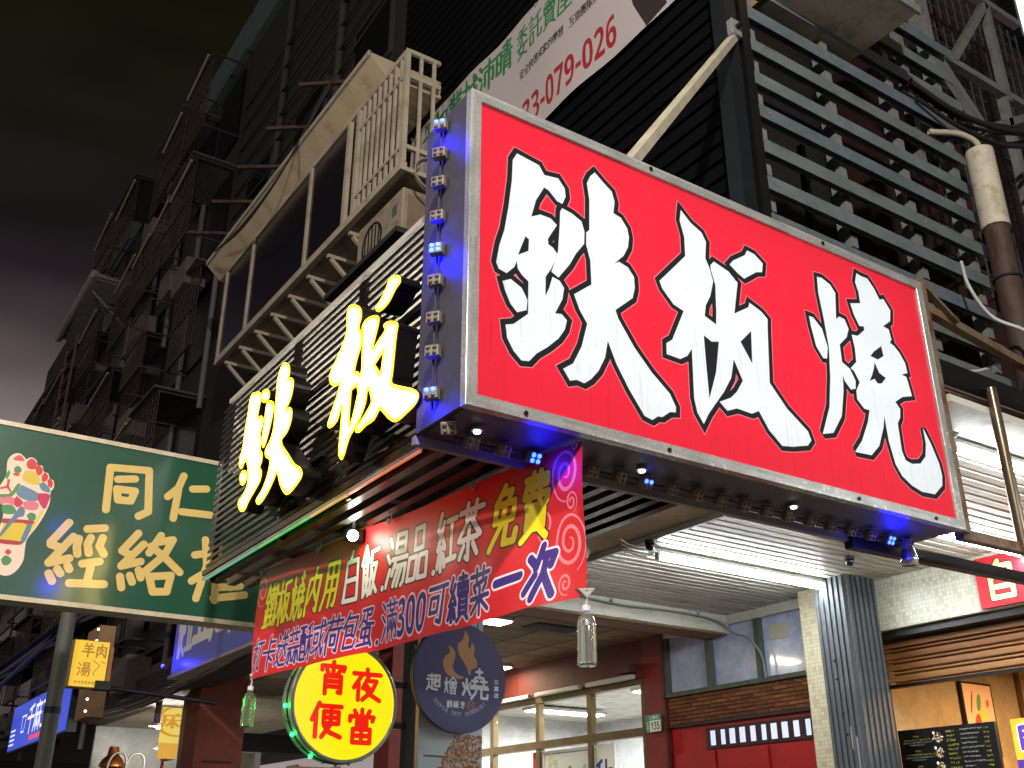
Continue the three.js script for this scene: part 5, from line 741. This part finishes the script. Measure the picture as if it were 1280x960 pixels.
part('casing', rbx(.42, .66, 1.05, .02), mats.creamDirty, ac); { const t = new THREE.TorusGeometry(.22, .012, 8, 28); t.rotateY(toRoad); part('fan_ring', t, mats.darkSteel, ac, [-.215, 0, -.15]); } part('service_cover', bx(.3, .5, .02), M(0x8a7a66, .7, 0, stained), ac, [0, 0, .53]); part('logo_plate', bx(.006, .12, .1), M(0x4a5560, .5), ac, [-.213, .12, .36]); part('tray', span(-.4, .3, -.42, -.36, -.9, .8), M(0x25322e, .6, 0, stained), ac); for (let k = 0; k < 5; k++) part('fan_guard_bar', bx(.008, .4 - Math.abs(k - 2) * .06, .012), mats.darkSteel, ac, [-.218, 0, -.31 + k * .08]);
single('coiled_hose', 'coil of pale hose hanging beside the air conditioner', 'hose', (() => { const p = []; for (let k = 0; k <= 40; k++) { const a = k / 40 * 12.6; p.push([4.2 + Math.cos(a) * (.2 + k * .001), 7.85 + Math.sin(a) * .2, -7.8 + k * .002]); } p.push([4.35, 7.3, -7.74], [4.3, 6.6, -7.75]); return cable(p, .012, 120); })(), mats.creamDirty);
for (let k = 0; k < 5; k++) single('roof_spike_bar', 'rusty cage bar jutting out above the balcony roof', 'bar', beamGeo([3.6, 10.6 + k * .05, -10.4 - k * 1.15], [4.6, 10.95, -10.1 - k * 1.15], .05, .05), M(0x6a5a54, .7, .2, rusty), [0, 0, 0], 'bars jutting out above the balcony roof');
const awn = thing('sloped_awning', 'brown sheet awning sloping behind the green sign', 'awning'); { const s = new THREE.Shape([[0, 0], [1.5, .9], [1.5, .93], [0, .03]].map((p) => new THREE.Vector2(...p))); part('awning_sheet', new THREE.ExtrudeGeometry(s, { depth: 5, bevelEnabled: false }), M(0x7a6448, .8, 0, stained), awn, [3.1, 4.55, -14.3]); } for (let k = 0; k < 5; k++) part('awning_rib', beamGeo([3.12, 4.53, -14.1 + k * 1.15], [4.58, 5.41, -14.1 + k * 1.15], .04, .04), mats.rust, awn);

// ---------------------------------------------------------------- far dark row of houses with window cages
const farMats = [M(0x1c1a1c, .9, 0, stained), M(0x221d20, .9, 0, stained), M(0x191b1c, .9, 0, stained)], barMat = M(0x5a5056, .7, .2, rusty), tealMat = M(0x4a6468, .8, 0, stained);
const farLabels = ['dark tall house with a teal parapet band behind the balcony cage', 'dark tall house covered in window cages beyond the teal parapet', 'dark far house beside the pale rooftop enclosure', 'farthest dark house at the end of the row'];
[[-21, -16.3, 17], [-27, -21.1, 16.8], [-35, -27.1, 16.2], [-50, -35.1, 15.5]].forEach(([z0, z1, H], n) => {
  const t = thing('terrace_house', farLabels[n], 'building'); part('house_wall', span(4.62, 11, 3.9, H, z0, z1), farMats[n % 3], t); part('parapet_band', span(4.5, 4.618, H - .9, H, z0, z1), n < 2 ? tealMat : farMats[1], t);
  for (let f = 0; f < 5; f++) for (let c = 0; c < 3; c++) {
    const y = 4.6 + f * 2.4 + between(-.2, .2), w = (z1 - z0) / 3 - .15, zc = z0 + (z1 - z0) * (c + .5) / 3, d = .35 + rnd() * .5, x = 4.6 - d, h = 1.3 + rnd() * .6; if (y + h > H - .6) continue;
    const win = part('window', span(4.56, 4.616, y, y + h, zc - w / 2 + .1, zc + w / 2 - .1), M(rnd() > .75 ? 0x3a2a30 : 0x0e0e12, .3), t);
    const g = []; for (const yy of [y, y + h / 2, y + h]) g.push(beamGeo([x, yy, zc - w / 2], [x, yy, zc + w / 2], .04, .04)); for (let k = 0; k <= 8; k++) g.push(beamGeo([x, y, zc - w / 2 + w * k / 8], [x, y + h, zc - w / 2 + w * k / 8], .02, .02)); for (const e of [-1, 1]) for (const yy of [y, y + h]) g.push(beamGeo([x, yy, zc + e * w / 2], [4.6, yy, zc + e * w / 2], .03, .03));
    part('window_cage', merged(g), barMat, t).userData = { kind: 'stuff' };
    if (rnd() > .35) part('cage_roof', span(x - .12, 4.6, y + h + .02, y + h + .06, zc - w / 2 - .1, zc + w / 2 + .1), M([0x4c464c, 0x3a3438, 0x5a5450][n % 3], .8, 0, stained), t);
    if (rnd() > .3) part('laundry_pole', rod([x - .05, y + h - .2, zc - w / 2], [x - .1, y + h - .1, zc + w / 2], .025, 6), M(0x8a8478, .6), t);
    if (rnd() > .5) part('air_conditioner', rbx(.4, .55, .8, .02), M(0x6a645c, .7, 0, stained), t, [4.3, y - .4, zc + between(-.8, .8)]);
    if (rnd() > .4) part('drain', rod([4.5, y - 1.2, zc + w / 2 + .1], [4.5, y + 1.7, zc + w / 2 + .1], .05, 8), M(0x5a545a, .7), t);
  }
});
const encl = thing('pale_awning', 'pale sheet metal awning with a thick edge pipe on the far house', 'awning'); part('awning_sheet', span(3.64, 4.25, 13.96, 14.0, -27.2, -23.4), M(0x9a96a4, .7, 0, stained), encl); part('edge_pipe', rod([3.6, 13.98, -27.3], [3.6, 14.1, -23.4], .1, 12), M(0xa8a29a, .7, 0, stained), encl); part('end_rail', span(3.6, 4.6, 13.98, 14.08, -23.4, -23.3), M(0x8a8688, .7, 0, stained), encl); part('awning_bracket', beamGeo([3.7, 13.94, -24], [4.58, 13.2, -24], .05, .05), M(0x6a666a, .7), encl);
const ladder = thing('far_ladder', 'thin pale ladder like cage in front of the far houses', 'ladder'); for (const z of [-24.2, -25.3]) part('stile', beamGeo([3.6, 8, z], [3.6, 12.8, z], .05, .05), M(0x8a7466, .7, 0, rusty), ladder); for (let k = 0; k < 12; k++) part('rung', beamGeo([3.6, 8.2 + k * .4, -25.3], [3.6, 8.2 + k * .4, -24.2], .035, .035), M(0x8a7466, .7, 0, rusty), ladder);

// ---------------------------------------------------------------- street level on the left
const lp = thing('street_pole', 'grey steel pole standing in front of the blue lit sign', 'pole', [1.67, 0, -9]); part('pole_shaft', rod([0, 0, 0], [0, 4.6, 0], .06, 18), M(0x6a6f66, .6, .3, mottled), lp); part('pole_band', rod([0, 2.55, 0], [0, 2.6, 0], .064, 18), mats.darkSteel, lp); part('pole_base', new THREE.CylinderGeometry(.1, .12, .12, 18), mats.concrete, lp, [0, .06, 0]);
const ms = thing('soup_sign', 'small yellow lit sign with brown characters on an arm', 'sign', [2.1, 3.1, -10]);
{
  const w = .3, h = .4, tex = canvasTex(300, 400, (c, W, H) => { c.fillStyle = '#f2c63c'; c.fillRect(0, 0, W, H); write(c, '羊肉', 66, 24, 230, 118, 13, '#a8701c'); write(c, '湯', 50, 190, 120, 120, 11, '#a8701c'); pen(c, [[[180, 170], [240, 210], [196, 270], [200, 300]], [[250, 170], [284, 190]]], 7, '#b07a24'); for (let k = 0; k < 6; k++) write(c, '包', 40 + k * 30, 350, 26, 26, 4, '#b07a24'); });
  part('sign_case', rbx(w + .02, h + .02, .12, .01), M(0x8a7030, .5), ms, [0, 0, -.065]); part('sign_light_face', new THREE.PlaneGeometry(w, h), new THREE.MeshStandardMaterial({ map: tex, color: 0x666666, roughness: .4, emissive: 0xffffff, emissiveMap: tex, emissiveIntensity: .95 }), ms, [0, 0, .001]);
  part('side_strip', bx(.05, h * .8, .02), M(0xa06a3a, .6), ms, [.19, .02, -.1]); part('mount_arm', rod([.12, -.18, -.06], [1.2, -.25, -.06], .02, 8), mats.blackSteel, ms); part('clamp', rbx(.14, .08, .1), mats.blackSteel, ms, [.14, -.18, -.02]);
  const a = new THREE.RectAreaLight(0xffd050, .8, w, h); a.position.z = .02; a.rotation.y = Math.PI; ms.add(a);
}
const wood = thing('upright_sign_case', 'tan upright sign case edged with small white bulbs', 'sign case', [2.38, 3.16, -11]); part('case_body', bx(.15, .86, .5), M(0xa07a50, .6, 0, mottled), wood); for (let k = 0; k < 8; k++) part('bulb', new THREE.SphereGeometry(.013, 8, 6), lit(0xfff6e0, 3), wood, [-.085, -.38 + k * .11, .22]);
const blue = thing('blue_lit_sign', 'blue lit shop sign with white characters and a soup bowl', 'sign', [4.0, 3.92, -22.9]);
{
  const w = 5.6, h = .9, tex = canvasTex(1400, 226, (c, W, H) => { c.fillStyle = '#2a48c8'; c.fillRect(0, 0, W, H); write(c, '千麻五', 440, 30, 520, 140, 17, '#f4f8ff'); pen(c, [[[300, 70], [310, 150], [380, 150], [396, 70]], [[292, 70], [404, 70]]], 9, '#f4f8ff'); c.fillStyle = '#f0f0ff'; c.beginPath(); c.ellipse(1080, 80, 50, 60, 0, 0, 7); c.fill(); c.fillStyle = '#e04870'; c.fillRect(1050, 60, 60, 12); c.fillRect(560, 184, 260, 24); c.fillStyle = '#e8ecff'; c.fillRect(880, 176, 340, 26); for (let k = 0; k < 4; k++) c.fillRect(20, 120 + k * 24, 130, 10); });
  part('sign_case', bx(.16, h + .06, w + .06), mats.darkSteel, blue, [.09, 0, 0]); part('sign_light_face', new THREE.PlaneGeometry(w, h), new THREE.MeshStandardMaterial({ map: tex, color: 0x555555, roughness: .4, emissive: 0xffffff, emissiveMap: tex, emissiveIntensity: 1.0 }), blue, [0, 0, 0], [0, toRoad, 0]);
  const a = new THREE.RectAreaLight(0x4a68ff, .8, w, h); a.position.x = -.04; a.rotation.y = Math.PI / 2; blue.add(a);
}
const dkb = thing('dim_blue_sign', 'dim violet blue sign with pale characters below the green sign', 'sign', [3.2, 3.68, -9.9]);
part('sign_case', bx(.12, .92, 2.86), mats.darkSteel, dkb, [.07, 0, 0]); part('sign_print', new THREE.PlaneGeometry(2.8, .86), new THREE.MeshStandardMaterial({ roughness: .35, map: canvasTex(1024, 316, (c, W, H) => { c.fillStyle = '#35479a'; c.fillRect(0, 0, W, H); write(c, '狂五加免茶', 30, 30, 960, 210, 36, '#c8c8b0'); write(c, '便五', 40, 40, 180, 220, 22, '#c8c8b0'); }) }), dkb, [0, 0, 0], [0, toRoad, 0]); part('lower_trim', span(-.02, .12, -.47, -.44, -1.43, 1.43), M(0xa8a090, .5, .1, mottled), dkb);
{ const l = thing('violet_led_lamp', 'small violet lamp at the corner of the dim blue sign', 'lamp', [3.1, 3.3, -11.2]); part('lamp_body', rbx(.05, .04, .06), mats.rubber, l); part('light_lens', new THREE.SphereGeometry(.02, 10, 8), lit(0x3030ff, 5), l, [-.02, .02, 0]); const p = new THREE.PointLight(0x2828ff, .35, 0, 2); p.position.set(-.05, .06, 0); p.castShadow = true; l.add(p); }
const br = thing('red_brown_pillar', 'plain red brown arcade pillar below the dim blue sign', 'pillar'); part('pillar_body', span(4.5, 5.15, .12, 3.75, -14.9, -14.35), M(0x84341f, .7, 0, mottled), br); part('seam', span(4.62, 5.02, 2.62, 2.65, -14.36, -14.338), M(0x3a140c, .8), br);
const fascia = thing('dark_fascia', 'dark fascia board under the dim blue sign', 'fascia'); part('fascia_board', span(4.3, 4.6, 3.6, 3.95, -20, -7.9), M(0x2e2622, .8, 0, stained), fascia); part('lower_lip', span(4.28, 4.62, 3.57, 3.598, -20, -7.9), M(0x1c1612, .7), fascia);
for (let k = 0; k < 9; k++) single('sagging_wire', 'dark wire sagging along the fascia below the blue signs', 'wire', cable([[4.1, 3.5 + rnd() * .2, -19], [4.05, 3.4 + rnd() * .2, -15.5], [4.1, 3.45 + rnd() * .25, -12.5], [4.0, 3.6 + rnd() * .2, -9.5]], .012 + rnd() * .014), k % 3 ? mats.rubber : M(0x5a5044, .7), [0, 0, 0], 'wires along the fascia');
// stall with lamps beyond the pillar
const stall = thing('far_stall', 'lit food stall with grey back wall beyond the red brown pillar', 'stall'); part('back_wall', span(4.6, 7.75, .12, 3.6, -20.6, -20.5), M(0x9aa0a4, .5, 0, mottled), stall); part('counter', span(4.9, 5.6, .12, 1.2, -20.4, -16), mats.galvanised, stall); part('side_panel', span(4.6, 4.7, .12, 3.7, -15.4, -15.2), M(0x30343a, .5, .2, mottled), stall); part('stall_ceiling', span(4.62, 7.6, 3.6, 3.64, -20.6, -15.2), mats.cream, stall);
[[4.9, 3.35, -17.6], [5.3, 3.4, -17.2], [5.3, 3.1, -18.6], [5.6, 3.1, -18.2]].forEach(([x, y, z], k) => {
  const t = thing('pendant_lamp', 'white pendant lamp shining over the far food stall', 'lamp', [x, y, z], 'pendant lamps over the far stall'); part('lamp_shade', lathe([[.02, .1], [.05, .08], [.15, .02], [.145, .015], [.04, .07]]), mats.whitePlastic, t); part('light_bulb', new THREE.SphereGeometry(.05, 14, 10), lit(0xfffaf0, 8), t, [0, .02, 0]); part('cord', rod([0, .1, 0], [0, 3.6 - y, 0], .006, 6), mats.rubber, t); const p = new THREE.PointLight(0xfff4e0, 6, 0, 2); p.position.set(0, -.02, 0); p.castShadow = true; t.add(p);
});
const ys = thing('narrow_yellow_sign', 'narrow yellow lit sign on a grey panel at the stall', 'sign', [4.55, 3.1, -15.9]); part('sign_case', bx(.1, .72, .3), M(0x9a8a5c, .6), ys, [.06, 0, 0]); { const tex = canvasTex(120, 300, (c, w, h) => { c.fillStyle = '#f0d468'; c.fillRect(0, 0, w, h); c.strokeStyle = '#d89a38'; c.lineWidth = 8; c.beginPath(); c.ellipse(60, 90, 34, 60, 0, 0, 7); c.stroke(); write(c, '麻', 30, 60, 60, 60, 6, '#d89a38'); c.fillStyle = '#e0a848'; c.fillRect(20, 180, 80, 90); }); part('sign_light_face', bx(.28, .7, .01), new THREE.MeshStandardMaterial({ map: tex, color: 0x666666, emissive: 0xffffff, emissiveMap: tex, emissiveIntensity: .9 }), ys, [0, 0, .16]); }
const copper = thing('copper_hood', 'shiny copper cooking hood with bent steel pipes at the stall', 'hood', [4.75, 2.85, -19.6]); part('hood_body', lathe([[.2, 0], [.22, .03], [.17, .13], [.1, .2], [.08, .34]]), M(0xa05c30, .3, .8, mottled), copper); for (const s of [-.18, .12]) part('steel_pipe', cable([[s, -.6, .5], [s, .05, .5], [s + .1, .2, .5], [s + .25, .18, .5], [s + .3, -.1, .5]], .022, 24), M(0x4a4a46, .5, .2), copper);
const cool = thing('white_cool_box', 'white cool box beside the red bottle at the stall', 'box', [4.7, 2.35, -17.6]); part('box_body', rbx(.6, .5, .4, .03), mats.whitePlastic, cool); part('box_lid', rbx(.62, .06, .42, .02), mats.whitePaint, cool, [0, .27, 0]); single('stall_shelf', 'steel shelf under the white cool box at the stall', 'shelf', span(4.2, 5.2, 2.02, 2.08, -18, -17.2), mats.galvanised);
const rb = thing('red_bottle', 'tall red gas bottle neck beside the white cool box', 'bottle', [4.92, 2.08, -17.2]); part('bottle_body', lathe([[0, 0], [.07, 0], [.07, .5], [.05, .62], [.025, .66], [.025, .74], [0, .74]]), M(0xb02a20, .4), rb); part('valve', new THREE.CylinderGeometry(.03, .03, .05, 10), mats.galvanised, rb, [0, .76, 0]);
// door and pale panels of the arcade between the pillars
const pd = thing('cream_door_frame', 'cream door frame with dark glass beyond the red brown pillar', 'door', [5.9, 0, -17.2]); part('frame', span(-.5, .5, .12, 3.0, -.06, .0), mats.cream, pd); part('pane', span(-.3, .3, .5, 2.7, .002, .02), M(0x1c1a18, .2), pd); part('header', span(-.7, 1.5, 3.02, 3.3, -.08, .04), mats.darkSteel, pd);
const shelfU = thing('orange_shelf_unit', 'orange lit shelf unit below the round yellow sign', 'shelf unit', [6.6, 0, -14]); part('unit_back', span(-.9, .9, .12, 2.6, -.1, 0), M(0xc08040, .7, 0, mottled), shelfU); for (let k = 0; k < 5; k++) part('shelf', span(-.9, .9, .5 + k * .45, .54 + k * .45, 0, .3), M(0x6a4020, .6), shelfU); for (const x of [-.9, -.3, .3, .88]) part('divider', span(x - .02, x + .02, .12, 2.6, 0, .3), M(0x6a4020, .6), shelfU);
// scooter-level canopy rails at the far left
const rails = thing('awning_frame', 'dark awning frame bars above the blue lit sign', 'frame'); for (const [a, b] of [[[3.2, 4.7, -28], [3.2, 4.7, -16]], [[3.2, 4.2, -28], [3.2, 4.9, -14]], [[3.2, 4.7, -20], [4.5, 5.4, -20]], [[3.2, 4.7, -24], [4.5, 5.4, -24]], [[3.2, 4.7, -17], [4.5, 5.4, -17]]]) part('frame_bar', beamGeo(a, b, .06, .06), M(0x5c5450, .6, .3, rusty), rails); part('frame_sheet', beamGeo([3.9, 5.15, -28], [3.9, 5.15, -16.4], .9, .03), M(0x201c1e, .8, 0, stained), rails);
const shutL = thing('orange_side_sign', 'tan side panel sign at the far end of the blue lit sign', 'sign', [3.6, 3.6, -27.5]); part('panel', bx(.12, 1.4, 1.2), M(0xa8703c, .6, 0, mottled), shutL); part('panel_frame', bx(.16, .08, 1.3), mats.darkSteel, shutL, [0, .74, 0]);

// ---------------------------------------------------------------- street lamp behind the viewer, which lights the fronts of the signs and the louvre
const sl = thing('street_lamp', 'tall street lamp on the far kerb lighting the signs', 'street lamp', [-2.6, 0, 3.6]);
part('lamp_post', new THREE.CylinderGeometry(.06, .1, 8, 16), mats.galvanised, sl, [0, 4, 0]); part('lamp_arm', rod([0, 7.9, 0], [1.0, 8.1, -.4], .035), mats.galvanised, sl); part('lamp_head', rbx(.6, .1, .24, .03), mats.galvanised, sl, [1.25, 8.14, -.5]); part('light_lens', bx(.4, .03, .18), lit(0xf4f6ff, 20), sl, [1.25, 8.07, -.5]);
{ const p = new THREE.PointLight(0xfff6ea, 400, 0, 2); p.position.set(1.25, 7.95, -.5); p.shadow.radius = 8; p.castShadow = true; sl.add(p); }

const sl2 = thing('street_lamp', 'added unseen street lamp across the road brightening the banner and balcony cage', 'street lamp', [-7.2, 0, -5]);  // added out of view to light the sides that face the road
part('lamp_post', new THREE.CylinderGeometry(.06, .1, 7.2, 16), mats.galvanised, sl2, [0, 3.6, 0]); part('lamp_arm', rod([0, 7.1, 0], [.9, 7.2, 0], .035), mats.galvanised, sl2); part('lamp_head', rbx(.6, .1, .24, .03), mats.galvanised, sl2, [1.2, 7.2, 0]); part('light_lens', bx(.4, .03, .18), lit(0xfff0dc, 20), sl2, [1.2, 7.13, 0]);
{ const p = new THREE.PointLight(0xfff0dc, 115, 0, 2); p.position.set(1.2, 7.0, 0); p.shadow.radius = 8; p.castShadow = true; sl2.add(p); }
scene.traverse((o) => { if (o.isLight && o.shadow) o.castShadow = !o.isRectAreaLight; });
renderer.render(scene, camera);
